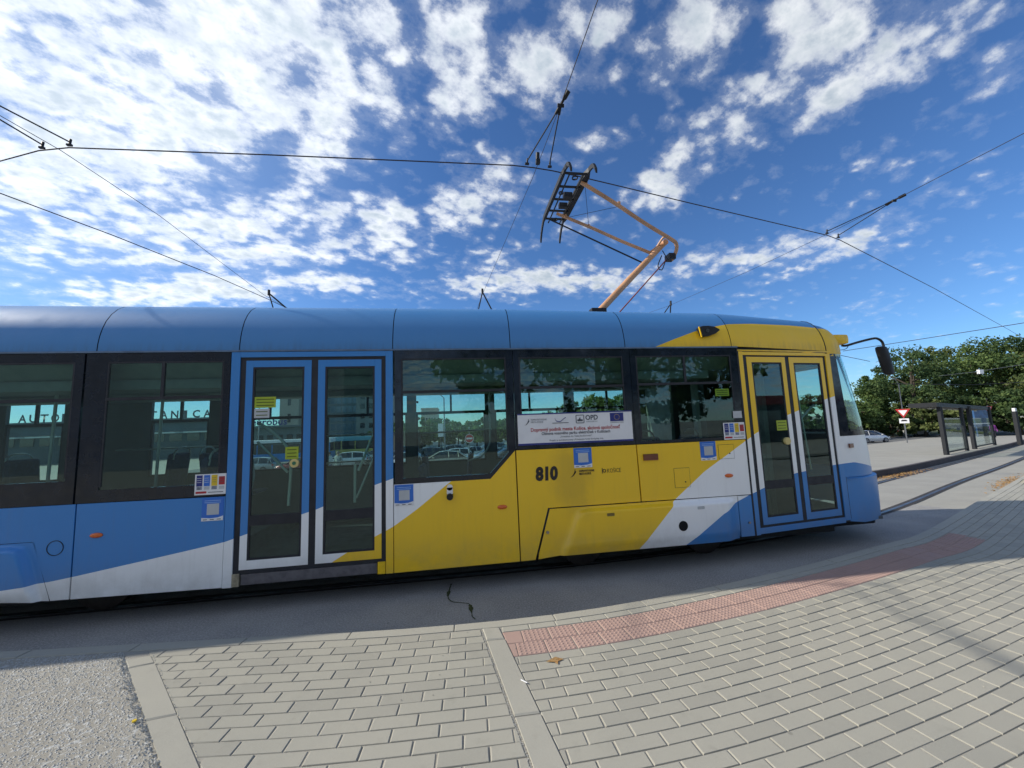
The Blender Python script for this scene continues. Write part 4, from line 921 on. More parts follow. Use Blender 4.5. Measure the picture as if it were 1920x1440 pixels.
obj('knuckle_cables', MB().tube(arc([(3.66, 6.05, 4.80), (3.60, 6.1, 4.62), (3.68, 6.12, 4.56), (3.76, 6.1, 4.74)]), .009, 6).tube(arc([(3.62, 5.95, 4.84), (3.70, 5.92, 4.66), (3.80, 5.95, 4.74)]), .008, 6).box(3.74, 3.86, 5.94, 6.10, 4.70, 4.80), DARK, pan)
hd = MB(); yc = 5.98
for xx in (1.72, 2.10):
    z0 = 5.785
    pth = arc([(xx, yc-1.0, z0-.20), (xx, yc-.92, z0-.06), (xx, yc-.78, z0-.005), (xx, yc-.6, z0), (xx, yc+.6, z0), (xx, yc+.78, z0-.03), (xx, yc+.92, z0-.13), (xx, yc+1.03, z0-.27)], .06)
    rings = []
    for p in pth: hw = (.030 if xx < 1.9 else .062) if abs(p.y-yc) < .72 else .017; rings.append([(p.x-hw, p.y, p.z), (p.x+hw, p.y, p.z), (p.x+hw*.8, p.y, p.z-.07), (p.x-hw*.8, p.y, p.z-.07)])
    hd.loft(rings)
obj('collector_strip', hd, DARK, pan)
cb = MB()
for yy in (yc-.68, yc-.35, yc, yc+.35, yc+.62): cb.box(1.74, 2.08, yy-.012, yy+.012, 5.70, 5.73)
cb.tube([(1.80, yc-.7, 5.70), (1.80, yc+.7, 5.68)], .013, 6).tube([(2.02, yc-.7, 5.70), (2.02, yc+.7, 5.68)], .013, 6).box(1.86, 2.0, yc-.18, yc-.08, 5.66, 5.74).box(1.86, 2.0, yc+.12, yc+.2, 5.66, 5.74)
cb.ring((1.91, yc-.60, 5.70), (0, 0, 1), .035, .05, .02, 14).ring((1.90, yc+.58, 5.68), (0, 0, 1), .035, .05, .02, 14).ring((1.80, yc-.2, 5.70), (0, 0, 1), .03, .042, .02, 14)
obj('head_frame', cb, DARK, pan)
for p in ((2.14, 5.52, 5.74), (2.05, 6.40, 5.66), (2.45, 6.32, 5.44), (2.72, 5.62, 5.46)): obj('wire_clamp', MB().box(p[0]-.02, p[0]+.02, p[1]-.02, p[1]+.02, p[2]-.03, p[2]+.03), PANT, pan)
rb = MB().box(3.3, 3.9, 6.2, 6.9, 3.46, 3.56).box(-3.0, -1.6, 5.6, 6.5, 3.52, 3.60)
obj('roof_box', rb, mat('roof_box_grey', (.25, .26, .27), .6, var=.2), tram, bevel=.02)

# =================================================================== OVERHEAD LINES
def wire(name, pts, r, label, mt=CABLE, group=None, n=6):
    o = obj(name, MB().tube(pts, r, n), mt, smooth=True); tag(o, label, 'wire' if 'wire' in name else name.replace('_', ' '), group); return o
S_ = 3.9/3.6
def W5(x, y): return (x*S_, y*S_, 5.8)
cw_pts = [W5(-7.6, 6.25), W5(-5.68, 5.43), W5(-5.03, 5.18), W5(-4.63, 5.09), W5(-2.34, 5.00), W5(.85, 4.91), W5(1.15, 4.93), W5(1.43, 4.97), W5(1.82, 5.05), W5(4.02, 5.58), W5(7.50, 6.40), W5(8.0, 6.57), W5(14.08, 9.10), W5(25.5, 14.0), W5(60, 29)]
wire('contact_wire', cw_pts, .0085, 'thick dark contact wire the pantograph touches, crossing the whole sky')
wire('contact_wire', [W5(-7.2, 4.6), W5(-6.41, 6.17), W5(-5.91, 7.35), W5(-5.28, 9.15), W5(-4.87, 10.78), W5(-4.0, 15)], .0085, 'lower contact wire sloping down at left to the tram roof')
def pulloff(name, feet, top, label, spur=None):
    """two insulated rods from a yoke down to two clamps on the contact wire"""
    o = thing(name, top, label, 'wire fitting')
    for f in feet:
        a, b = Vector(f), Vector(top); ob = obj('rod', MB().tube([a+Vector((0, 0, .05)), a.lerp(b, .93)], .0095, 8), DARK, o, smooth=True)
        obj('insulator', MB().cyl(a.lerp(b, .93), b-a, .020, .12, 10), DARK, ob, smooth=True)
        obj('clamp', MB().box(f[0]-.03, f[0]+.03, f[1]-.014, f[1]+.014, f[2]-.005, f[2]+.02).tube([(f[0], f[1], f[2]), (f[0]+.01, f[1], f[2]+.09)], .014, 8), DARK, ob)
    a = Vector(top); dv = (a-Vector(feet[0])).normalized(); obj('yoke', MB().tube([a-dv*.10, a+dv*.08], .018, 8).box(a.x-.045, a.x+.045, a.y-.012, a.y+.012, a.z-.03, a.z+.01), DARK, o)
    obj('insulator', MB().cyl(a+dv*.13, dv, .030, .10, 10), DARK, o, smooth=True); return o
sc1 = 4.2/3.9
pulloff('pull_off', (W5(-4.95, 5.13), W5(-4.59, 5.05)), (-6.1, 4.29, 6.2), 'pair of dark insulated rods at far left holding the contact wire')
tB = (1.39*4.3/4.0, 4.28*4.3/4.0, 6.2)
pulloff('pull_off', (W5(1.05, 4.87), W5(1.38, 4.90)), tB, 'pair of dark insulated rods just left of the pantograph head')
obj_ = tagm('wire_clamp', MB().box(1.27, 1.33, 5.22, 5.28, 5.8, 5.86).cyl((1.30, 5.25, 5.92), (0, -.3, 1), .03, .10, 10), DARK, 'single dark clamp between the two rods left of the pantograph', 'clamp')
tC = (8.13*4.25/3.9, 5.62*4.25/3.9, 6.15)
pulloff('pull_off', (W5(7.44, 6.34), W5(7.86, 6.48)), tC, 'pair of grey insulated rods on the contact wire at right in the open sky')
wire('span_wire', [tB, (1.42*4.7/4.0, 3.07*4.7/4.0, 6.6), (1.8, 1.0, 6.95), (2.2, -6, 8)], .006, 'span wire rising steeply out of the top of the frame above the pantograph')
wire('span_wire', [tB, (1.22*4.0/3.7, 5.25*4.0/3.7, 5.9), (.81*4.0/3.7, 10.43*4.0/3.7, 5.9), (.3, 22, 6.1)], .0045, 'thin span wire running down behind the tram roof left of the pantograph')
wire('span_wire', [(-7.6, 2.4, 6.75), (-6.1, 4.29, 6.2), (-4.90*4.0/3.7, 5.30*4.0/3.7, 5.9), (-4.81*4.0/3.7, 6.82*4.0/3.7, 5.9), (-4.96*4.0/3.7, 10.69*4.0/3.7, 5.9), (-5.1, 15, 5.95)], .0045, 'thin span wire crossing the clouds at left down to the tram roof')
wire('span_wire', [tC, (8.15*4.5/3.9, 3.97*4.5/3.9, 6.4), (9.5, 0, 7.0)], .006, 'span wire from the right-hand rods to the right edge of the picture')
wire('span_wire', [tC, (7.67*4.0/3.7, 6.60*4.0/3.7, 5.9), (7.45*4.0/3.7, 8.51*4.0/3.7, 5.9), (6.91*4.0/3.7, 11.38*4.0/3.7, 5.9), (6.2, 17, 6.1)], .0045, 'thin span wire from the right-hand rods down to the tram roof')
for nm, (fx, fy), dz_, lab in (('wire_fitting', (-4.87*1.083, 10.75*1.083), 5.9, 'dark rod fitting above the roof line at left'), ('wire_fitting', (.81*1.083, 10.43*1.083), 5.9, 'small forked fitting above the roof line at the centre'), ('wire_fitting', (6.95*1.083, 11.2*1.083), 5.87, 'flat dark fitting on the roof line right of the pantograph foot')):
    o = obj(nm, MB().tube([(fx, fy, dz_+.08), (fx+.35, fy+.7, dz_-.28)], .022, 8).tube([(fx+.0, fy, dz_+.08), (fx-.10, fy+.6, dz_-.30)], .018, 8).cyl((fx, fy, dz_+.10), (0, 0, 1), .035, .16, 10), DARK); tag(o, lab, 'wire fitting')
wire('span_wire', [(21.63, 18.42, 5.4), (23.19, 16.43, 5.5), (24.6, 13.3, 5.55), (25.5, 11.2, 5.6)], .016, 'span wire sloping up above the tall trees at the right edge')
wire('span_wire', [(18.0, 20.0, 5.3), (21.2, 18.9, 5.4), (27.4, 21.65, 5.3)], .016, 'dark wire between the mirror and the tram front')
wire('span_wire', [(48, 36, 5.0), (62, 38, 4.8), (90, 36, 5.2)], .03, 'thin wire in front of the tall trees')

# =================================================================== CARS
def car(x, y, rot, kind, paint, label, group='cars in the car park', scale=1.0):
    z = terr(y)+.004
    o = thing('parked_car', (0, 0, 0), label, 'car', group)
    hw = .88
    if kind == 'sedan': L, prof_, gh = 4.5, [(-2.25, .55, .50), (-2.2, .35, .86), (-1.7, .25, .93), (-.9, .22, .95), (.9, .22, .92), (1.6, .25, .84), (2.1, .3, .72), (2.25, .4, .55)], [(-1.75, .90, .92, .70), (-1.15, .93, 1.32, .60), (-.2, .94, 1.43, .62), (.35, .93, 1.38, .62), (1.25, .88, .90, .72)]
    elif kind == 'hatch': L, prof_, gh = 4.0, [(-2.0, .45, .70), (-1.95, .3, .95), (-1.4, .25, .98), (-.6, .22, .98), (.7, .22, .94), (1.4, .25, .86), (1.85, .3, .70), (2.0, .4, .5)], [(-1.93, .94, .98, .72), (-1.62, .96, 1.38, .62), (-.6, .96, 1.49, .63), (.2, .95, 1.44, .63), (1.15, .90, .93, .72)]
    else: L, prof_, gh = 4.7, [(-2.3, .45, .75), (-2.25, .3, 1.0), (-1.6, .25, 1.02), (-.6, .22, 1.02), (.9, .22, .98), (1.7, .25, .90), (2.2, .3, .75), (2.3, .4, .55)], [(-2.22, .98, 1.02, .74), (-1.95, 1.0, 1.42, .66), (-.8, 1.0, 1.54, .66), (.3, .98, 1.48, .66), (1.3, .92, .95, .74)]
    body = MB(); rings = []
    for (px_, zb, zt) in prof_:
        e = 1-.16*(abs(px_)/ (L/2))**4; h = hw*e
        rings.append([(px_, -h*.92, zb), (px_, -h, zb+.12), (px_, -h, zt-.14), (px_, -h*.9, zt-.02), (px_, -h*.5, zt), (px_, h*.5, zt), (px_, h*.9, zt-.02), (px_, h, zt-.14), (px_, h, zb+.12), (px_, h*.92, zb)])
    body.loft(rings)
    pm = mat('car_paint_'+paint, {'white': (.62, .64, .65), 'silver': (.34, .36, .37), 'beige': (.42, .38, .30), 'dark': (.03, .035, .045), 'blue': (.04, .09, .20), 'red': (.28, .02, .02), 'grey': (.13, .14, .15), 'teal': (.10, .20, .23)}[paint], .28, metal=.25, var=.05, coat=.9)
    b = obj('body', body, pm, o, smooth=True)
    g = MB(); rings = [[(px_, -hw*.93, zb-.03), (px_, -wt, zt-.05), (px_, -wt*.85, zt), (px_, wt*.85, zt), (px_, wt, zt-.05), (px_, hw*.93, zb-.03)] for px_, zb, zt, wt in gh]
    g.loft(rings); obj('windows', g, CARG, o, smooth=True)
    rf = MB(); rr = [[(px_, -wt*.9, zt-.02), (px_, -wt*.8, zt+.018), (px_, wt*.8, zt+.018), (px_, wt*.9, zt-.02)] for px_, zb, zt, wt in gh[1:4]]
    rf.loft(rr); 
    for sgn in (-1, 1):
        for px_ in (gh[1][0]+.05, (gh[1][0]+gh[3][0])/2+.05):
            rf.tube([(px_-.05, sgn*hw*.94, .93), (px_, sgn*(gh[2][3]+.012), gh[2][2]-.06)], .035, 6)
        rf.tube([(gh[4][0], sgn*hw*.93, gh[4][2]-.02), (gh[3][0], sgn*(gh[3][3]), gh[3][2]-.02)], .03, 6); rf.tube([(gh[0][0], sgn*hw*.93, gh[0][2]-.02), (gh[1][0], sgn*gh[1][3], gh[1][2]-.02)], .04, 6)
    obj('roof', rf, pm, o, smooth=True)
    for wx in (-L*.30, L*.31):
        for sgn in (-1, 1):
            wl = obj('wheel', MB().cyl((wx, sgn*(hw-.08), .31), (0, 1, 0), .31, .2, 20), RUB, o, smooth=True); obj('rim', MB().cyl((wx, sgn*(hw+.025), .31), (0, 1, 0), .19, .02, 14), STEEL, wl)
    for sgn in (-1, 1):
        obj('headlight', MB().box(L/2-.16, L/2-.03, sgn*.62-.13, sgn*.62+.13, .56, .68), MATS['lamp_glass'], o, bevel=.02); obj('tail_light', MB().box(-L/2+.0, -L/2+.08, sgn*.66-.11, sgn*.66+.11, .66, .86), RED, o, bevel=.01)
        obj('wing_mirror', MB().box(.72, .86, sgn*.98-.09, sgn*.98+.09, .93, 1.04), pm, o, bevel=.02)
    obj('number_plate', MB().box(-L/2-.005, -L/2+.03, -.24, .24, .50, .60), WHITE, o)
    o.location = (x, y, z); o.rotation_euler.z = rot; o.scale = (scale,)*3
    return o
car(49.2, 40.2, R(-4), 'hatch', 'white', 'white hatchback driving away on the far road beside the tram nose', None)
park = [(-1.0, 31.6, 180, 'sedan', 'beige', 'beige saloon standing across the front of the car park, seen through the third window'),
        (-4.8, 37.6, 172, 'sedan', 'white', 'white saloon behind and left of the beige one'),
        (-.4, 41.5, 185, 'hatch', 'white', 'white hatchback right behind the beige saloon'),
        (3.3, 40.0, 200, 'sedan', 'silver', 'silver saloon slanting behind the no-entry sign'),
        (6.3, 37.6, 205, 'sedan', 'silver', 'large silver saloon at the right end of the first slanted row'),
        (4.6, 35.2, 200, 'hatch', 'dark', 'dark hatchback in front of the silver saloon at right'),
        (-7.4, 42.6, 176, 'hatch', 'dark', 'dark hatchback in the second row at left'), (-3.6, 46.2, 182, 'suv', 'dark', 'black estate car in the middle of the second row'),
        (1.6, 45.4, 205, 'sedan', 'white', 'white saloon in the second row behind the silver saloon'), (5.9, 44.2, 205, 'hatch', 'teal', 'pale teal hatchback in the second row at right'),
        (9.5, 42.8, 205, 'sedan', 'grey', 'grey saloon at the far right of the second row'), (-9.5, 48.5, 175, 'sedan', 'silver', 'silver saloon in the back row at left'),
        (-1.0, 51.0, 190, 'hatch', 'silver', 'silver hatchback in the middle of the back row'), (4.2, 50.4, 200, 'suv', 'white', 'white estate car in the back row at right'),
        (-14, 38.5, 178, 'sedan', 'red', 'red saloon seen through the left half of the middle door'), (-11.6, 43.5, 180, 'suv', 'white', 'white estate car behind the red saloon'),
        (-19.5, 41.5, 175, 'hatch', 'silver', 'silver hatchback left of the red saloon'), (9.2, 36.2, 200, 'hatch', 'blue', 'blue hatchback at the right edge of the front row'),
        (8.9, 49.6, 200, 'hatch', 'white', 'white hatchback at the far right of the back row'), (-7.0, 53.5, 180, 'hatch', 'blue', 'dark blue hatchback deep in the car park at left')]
for x_, y_, r_, k_, p_, lb in park: car(x_, y_, R(r_), k_, p_, lb)
car(66, 47.5, R(8), 'suv', 'white', 'white van-like car parked beyond the tram shelter under the trees', 'cars under the trees')


# =================================================================== STREET FURNITURE
def at(u, v, depth):
    dv = R2*((u-960)/721)-U2*((v-720)/721)+FWD; return CAMP+dv*depth
def yield_sign(u, v, depth, label, plate=True, s_=.46, turn=0):
    p = at(u, v, depth); g = terr(p.y); o = thing('yield_sign', (p.x, p.y, g), label, 'road sign', None)
    ax = Vector((-p.x, -p.y, 0)).normalized(); ang = math.atan2(ax.y, ax.x)+math.pi/2+turn; cx, sx_ = math.cos(ang), math.sin(ang)
    fn = lambda q, d_: (p.x+q[0]*cx-d_*sx_*-1*0+(-sx_)*(-d_)*-1, p.y+q[0]*sx_+cx*d_, q[1])
    def fn(q, d_): return (p.x+q[0]*cx-sx_*d_, p.y+q[0]*sx_+cx*d_, q[1])
    z = p.z
    obj('pole', MB().tube([(p.x, p.y, g), (p.x, p.y, z+.3)], .045, 8), STEEL, o, smooth=True)
    tri = lambda k: [(-s_*k, z+.28*k*s_/.46+ .0), (s_*k, z+.28*k*s_/.46), (0, z-.5*k*s_/.46)]
    obj('sign_face', MB().prism(tri(1), fn, -.06, -.05), RED, o); obj('sign_centre', MB().prism([(a, b) for a, b in tri(.62)], fn, -.066, -.06), WHITE, o)
    if plate:
        obj('plate', MB().prism(rect(-.33, .33, z-1.02, z-.58), fn, -.06, -.05), WHITE, o); obj('plate_symbol', MB().prism(rect(-.2, .2, z-.84, z-.74), fn, -.066, -.06).prism(rect(-.14, .14, z-.74, z-.69), fn, -.066, -.06), BLKT, o)
    return o
yield_sign(1693, 773, 36, 'yield sign with a white tram plate below, right of the white car', s_=.50)
yield_sign(1852, 767, 34, 'tilted yield sign seen half from the side above the shelter', False, .40, turn=R(55))
# no-entry sign
p = at(880, 822, 24.5); o = thing('no_entry_sign', (p.x, p.y, terr(p.y)), 'round red no-entry sign on a thin pole among the parked cars', 'road sign')
obj('pole', MB().tube([(p.x, p.y, terr(p.y)), (p.x, p.y, p.z+.75)], .028, 8), STEEL, o, smooth=True)
obj('disc', MB().cyl((p.x, p.y-.05, p.z), (0, 1, 0), .26, .02, 28), RED, o); obj('disc_rim', MB().ring((p.x, p.y-.058, p.z), (0, 1, 0), .25, .275, .02, 28), WHITE, o); obj('bar', MB().box(p.x-.19, p.x+.19, p.y-.07, p.y-.06, p.z-.05, p.z+.05), WHITE, o)
def lamp_post(x, y, h, label, arm=(-1.6, 0)):
    g = terr(y); o = thing('street_lamp', (x, y, g), label, 'street lamp', 'street lamps'); obj('pole', MB().tube([(x, y, g), (x, y, g+h-.8)]+[(x+arm[0]*t, y+arm[1]*t, g+h-.8+.8*math.sin(t*math.pi/2)) for t in (.15, .4, .7, 1)], [.10, .065, .05, .045, .04, .04], 10), STEEL, o, smooth=True)
    obj('lamp_head', MB().box(x+arm[0]*1.25-.3, x+arm[0]*1.25+.3, y-.12, y+.12, g+h-.04, g+h+.08), LINING, o, bevel=.04); return o
lamp_post(-1.35, 46, 8.0, 'tall grey street lamp rising among the cars in the third window', (-1.3, 0))
bx = thing('notice_column', (-1.75, 45.2, terr(45)), 'white box on a post beside the street lamp in the car park', 'ticket machine'); obj('post', MB().tube([(-1.75, 45.2, -1.7), (-1.75, 45.2, 1.0)], .06, 8), DARK, bx); obj('cabinet', MB().box(-2.05, -1.45, 45.0, 45.4, 1.0, 2.5), WHITE, bx, bevel=.03)
pl = at(1686, 730, 52); lamp_post(pl.x, pl.y, pl.z-terr(pl.y)+1.4, 'slim pale lamp post in front of the trees by the yield sign', (-.6, 0))
lamp_post(-27, 58, 9, 'street lamp in front of the bus station, behind the middle door', (1.5, 0))
# shelter on the island
sh = thing('tram_shelter', (27, 17.2, terr(17.2)+.2), 'dark-framed glass tram shelter on the island platform', 'shelter')
A = Vector((23.66, 15.82, 0)); Bv = Vector((36.0, 21.3, 0)); dr = (Bv-A).normalized(); nr = Vector((-dr.y, dr.x, 0))
FR = mat('shelter_frame', (.026, .028, .032), .6, var=.2, spec=.2)
for t in (0, 6.6): 
    q = A+dr*t; obj('post', MB().box(q.x-.075, q.x+.075, q.y-.075, q.y+.075, terr(q.y)+.19, 2.06-.0*t), FR, sh)
for t in (4.6, 13.0): q = A+dr*t; obj('post', MB().box(q.x-.06, q.x+.06, q.y-.06, q.y+.06, terr(q.y)+.19, 2.0-.0*t), FR, sh)
def wallp(t0, t1, z0, z1, th, mt, nm, par=sh, off=0):
    a, b = A+dr*t0+nr*off, A+dr*t1+nr*off; n_ = nr*th
    vs = [(a.x, a.y, z0+terr(a.y)), (b.x, b.y, z0+terr(b.y)), (b.x, b.y, z1+terr(b.y)), (a.x, a.y, z1+terr(a.y))]; vs += [(v[0]+n_.x, v[1]+n_.y, v[2]) for v in vs]
    return obj(nm, MB().add(vs, [(0, 1, 2, 3), (7, 6, 5, 4), (0, 4, 5, 1), (1, 5, 6, 2), (2, 6, 7, 3), (3, 7, 4, 0)]), mt, par)
wallp(.15, 4.5, .32, 2.0, .02, GLC, 'glass_panel'); wallp(6.8, 12.9, .32, 2.0, .02, GLC, 'glass_panel'); wallp(.15, 4.5, .28, .34, .05, FR, 'rail'); wallp(6.8, 12.9, .28, .34, .05, FR, 'rail'); wallp(7.2, 12.5, 1.62, 1.68, .05, WHITE, 'rail')
rf = wallp(-.4, 13.5, 2.55, 2.76, 1.0, FR, 'roof')
for k in range(9): wallp(.2+k*1.4, .8+k*1.4, 2.48, 2.545, .05, mat('roof_light_slot', (.5, .5, .42), .5), 'roof_slot', sh, .4)
# post with pale cap at the right edge
q = at(1910, 815, 27); g = terr(q.y)+.05; o = thing('stop_post', (q.x, q.y, g), 'thick dark post with a pale cap near the right edge', 'post'); obj('shaft', MB().box(q.x-.10, q.x+.10, q.y-.10, q.y+.10, g, g+2.35), FR, o, bevel=.01); obj('cap', MB().box(q.x-.08, q.x+.08, q.y-.08, q.y+.08, g+2.35, g+2.58), WHITE, o, bevel=.02)
q = at(1842, 783, 44); o = tagm('poster_board', MB().box(q.x-1.2, q.x+1.2, q.y-.08, q.y+.08, q.z-1.0, q.z+1.0).box(q.x-1.1, q.x-1.0, q.y-.05, q.y+.05, terr(q.y), q.z-1), mat('poster_blue', (.03, .10, .24), .4, var=.5, vscale=2), 'blue poster board beyond the right end of the shelter', 'poster board')
# concrete block behind the white car
a = at(1636, 818, 62); b = at(1683, 816, 62)
tagm('concrete_wall', MB().box(a.x, b.x, a.y-.3, a.y+.3, -1.75, .0), mat('pale_concrete', (.42, .38, .28), .8, var=.25, vscale=2), 'low pale concrete wall under the trees behind the white car', 'wall')
p = at(1838, 697, 34); o = tagm('hanging_signal', MB().box(p.x-.22, p.x+.22, p.y-.1, p.y+.1, p.z-.18, p.z+.18), WHITE, 'small white box hanging on a wire in front of the trees', 'signal box')
wire('span_wire', [at(1760, 705, 34), at(1830, 697, 34), at(1990, 672, 34)], .02, 'pale wire carrying the small white box before the trees', STEEL)

# =================================================================== TREES
def leafmat(name, c1, c2):
    mt = bpy.data.materials.new(name); mt.use_nodes = True; t = NT(mt.node_tree); t.N.clear(); g = t.n('ShaderNodeNewGeometry')
    o_ = t.n('ShaderNodeTexCoord').outputs['Object']
    f = t.math('ADD', t.math('MULTIPLY', t.noise(o_, .55, 3), .75), t.math('MULTIPLY', g.outputs['Random Per Island'], .28))
    col = t.mix(t.ramp(f, .33, .72), c1, c2)
    df = t.n('ShaderNodeBsdfDiffuse'); tl = t.n('ShaderNodeBsdfTranslucent'); t.link(col, df.inputs[0]); t.link(t.mix(.5, col, (.12, .20, .03)), tl.inputs[0])
    mx = t.n('ShaderNodeMixShader'); mx.inputs[0].default_value = .32; t.link(df.outputs[0], mx.inputs[1]); t.link(tl.outputs[0], mx.inputs[2])
    t.link(mx.outputs[0], t.n('ShaderNodeOutputMaterial').inputs[0]); return mt
LEAVES = [leafmat('leaves_green', (.055, .095, .038), (.165, .225, .08)), leafmat('leaves_olive', (.085, .115, .045), (.22, .25, .095)), leafmat('leaves_dark', (.04, .075, .04), (.12, .17, .07))]
BARK = mat('bark', (.07, .055, .04), .9, var=.4, bump=.6, bscale=12)
def tree(x, y, h, rx, label, mi=0, nclump=70, per=95, leaf=.2, base=.12, group='trees'):
    g = terr(y); o = thing('leafy_tree', (x, y, g), label, 'tree', group); rs = np.random.default_rng(int(abs(x*31+y*7))+5)
    tr = MB().tube([(x, y, g-.1), (x+.1, y, g+h*.25), (x, y+.1, g+h*.5), (x+.15, y, g+h*.78)], [h*.032, h*.024, h*.016, h*.006], 8)
    ctr = []
    for k in range(nclump):
        while True:
            v = rs.uniform(-1, 1, 3)
            if .15 < (v**2).sum() < 1: break
        z = v[2]; rr = rx*(1-.25*max(z, 0))*rs.uniform(.75, 1.12); pos = np.array([x+v[0]*rr, y+v[1]*rr, g+h*(base+(1-base)*.5*(1+z*.93))]); ctr.append((pos, rs.uniform(.45, 1.35)*h*.075))
    for k in range(7): tr.tube([(x, y, g+h*(.25+.07*k)), tuple(ctr[k*3][0])], [h*.010, h*.004], 5)
    obj('trunk', tr, BARK, o, smooth=True)
    V = []; 
    for pos, r in ctr:
        dvec = rs.normal(0, 1, (per, 3)); dvec /= np.linalg.norm(dvec, axis=1)[:, None]; c = pos+dvec*(r*rs.uniform(.35, 1.25, (per, 1)))*np.array([1.15, 1.15, .8])
        a = rs.normal(0, 1, (per, 3)); a /= np.linalg.norm(a, axis=1)[:, None]; b = np.cross(a, rs.normal(0, 1, (per, 3))); b /= np.linalg.norm(b, axis=1)[:, None]
        s_ = leaf*rs.uniform(.5, 1.3, (per, 1)); V.append(np.stack([c-a*s_, c+b*s_*.6, c+a*s_, c-b*s_*.6], 1).reshape(-1, 3))
    V = np.concatenate(V)-np.array([x, y, g]); n = len(V)//4; me = bpy.data.meshes.new('crown'); me.vertices.add(len(V)); me.vertices.foreach_set('co', V.ravel()); me.loops.add(n*4); me.loops.foreach_set('vertex_index', np.arange(n*4)); me.polygons.add(n); me.polygons.foreach_set('loop_start', np.arange(n)*4); me.polygons.foreach_set('loop_total', np.full(n, 4)); me.materials.append(LEAVES[mi]); me.update(); me.validate()
    link('crown', me, o); return o
TR = [(1618, 745, 60, 3.8, 0, 'dark green tree nearest the tram nose'), (1652, 700, 62, 5.0, 0, 'rounded tree rising behind the tram mirror'), (1700, 652, 58, 6.0, 2, 'big dense tree above the yield sign'),
      (1752, 650, 64, 6.0, 1, 'olive tree between the two tallest crowns'), (1812, 630, 58, 6.2, 0, 'tallest tree crown with open sky gaps, above the shelter'), (1868, 652, 62, 5.6, 1, 'lighter olive tree right of the tallest crown'), (1912, 622, 54, 5.8, 2, 'dark tree at the right edge of the frame'), (1965, 640, 52, 6, 1, 'olive tree beyond the right edge')]
for u, v, dpt, rx, mi, lb in TR:
    p = at(u, v, dpt); tree(p.x, p.y, p.z-terr(p.y)+.4, rx, lb, mi, 66, 140, .20, group='trees along the far road')
for u, v, dpt, rx, mi, lb in ((1668, 775, 56, 4.0, 2, 'low dark bushy tree behind the pale wall'), (1725, 745, 54, 4.2, 1, 'low olive tree behind the shelter roof'), (1785, 735, 54, 4.5, 2, 'low dark tree in the middle behind the shelter'), (1845, 730, 52, 4.5, 0, 'low green tree behind the poster board'), (1900, 725, 50, 4.5, 2, 'low dark tree behind the thick post')):
    p = at(u, v, dpt); tree(p.x, p.y, p.z-terr(p.y), rx, lb, mi, 70, 110, .22, base=.0, group='low trees behind the shelter')
for u, v, dpt, rx, mi, lb in ((790, 780, 70, 5, 0, 'rounded tree at the left of the third window'), (822, 783, 78, 5, 2, 'tree behind the lamp in the car park'), (858, 788, 74, 5, 0, 'tree in the middle of the third window'), (893, 787, 76, 5, 1, 'tree above the no-entry sign'), (925, 780, 70, 5, 0, 'tree at the right pillar of the third window'), (960, 783, 74, 5, 2, 'tree behind the pillar of the banner window'), (745, 790, 72, 5, 1, 'tree behind the pillar right of the middle door'),
                              (1060, 745, 52, 5.5, 1, 'tree in the left half of the banner window'), (1095, 735, 40, 4.5, 1, 'large olive tree seen over the banner'), (1140, 728, 42, 5, 0, 'large green tree seen over the right of the banner'), (1190, 735, 46, 5, 2, 'dark tree behind the fifth window at left'), (1250, 738, 46, 5.5, 0, 'green tree behind the fifth window'), (1330, 735, 46, 5.5, 2, 'dark tree behind the front pillar'), (1420, 735, 50, 5.5, 0, 'green tree behind the front door'), (1510, 740, 55, 5.5, 2, 'dark tree behind the front door, right leaf'), (1570, 745, 58, 5.0, 0, 'green tree seen through the cab')):
    p = at(u, v, dpt); tree(p.x, p.y, p.z-terr(p.y), rx, lb, mi, 60, 80, .26, base=.05, group='trees beyond the car park')

# =================================================================== BUILDINGS beyond the tram
def facade(o, x0, x1, y, z0, z1, nx, nz_, mt, fw=.5, fh=.55, d=.12):
    dx, dz_ = (x1-x0)/nx, (z1-z0)/nz_; fr = None
    me = None
    for i in range(nx):
        for j in range(nz_):
            cx, cz = x0+dx*(i+.5), z0+dz_*(j+.5)
            if me is None:
                f = obj('window', MB().box(-dx*fw/2, dx*fw/2, -.08, .03, -dz_*fh/2, dz_*fh/2), mt); me = f.data
            else: f = link('window', me)
            f.parent = o; f.location = Vector((cx, y, cz))-o.location
st_ = thing('station_building', (-60, 80, -1.7), 'long dark teal bus station building with rooftop letters AUTOBUSOVÁ STANICA', 'building')
TEAL = mat('teal_cladding', (.055, .10, .12), .5, var=.3, vscale=.3)
obj('wall', MB().box(-92, -43, 80, 84, -1.7, 4.9), TEAL, st_); obj('roof_band', MB().box(-93, -42.5, 79.4, 84.5, 4.9, 5.7), mat('roof_band', (.11, .15, .17), .5, var=.2, vscale=.2), st_)
facade(st_, -91, -44, 80, .5, 4.3, 16, 1, CARG, .7, .5)
for k in range(8): obj('canopy', MB().box(-90+k*6, -85.3+k*6, 76.5, 79.9, 2.9, 3.15), mat('canopy_pale', (.45, .52, .52), .5), st_)
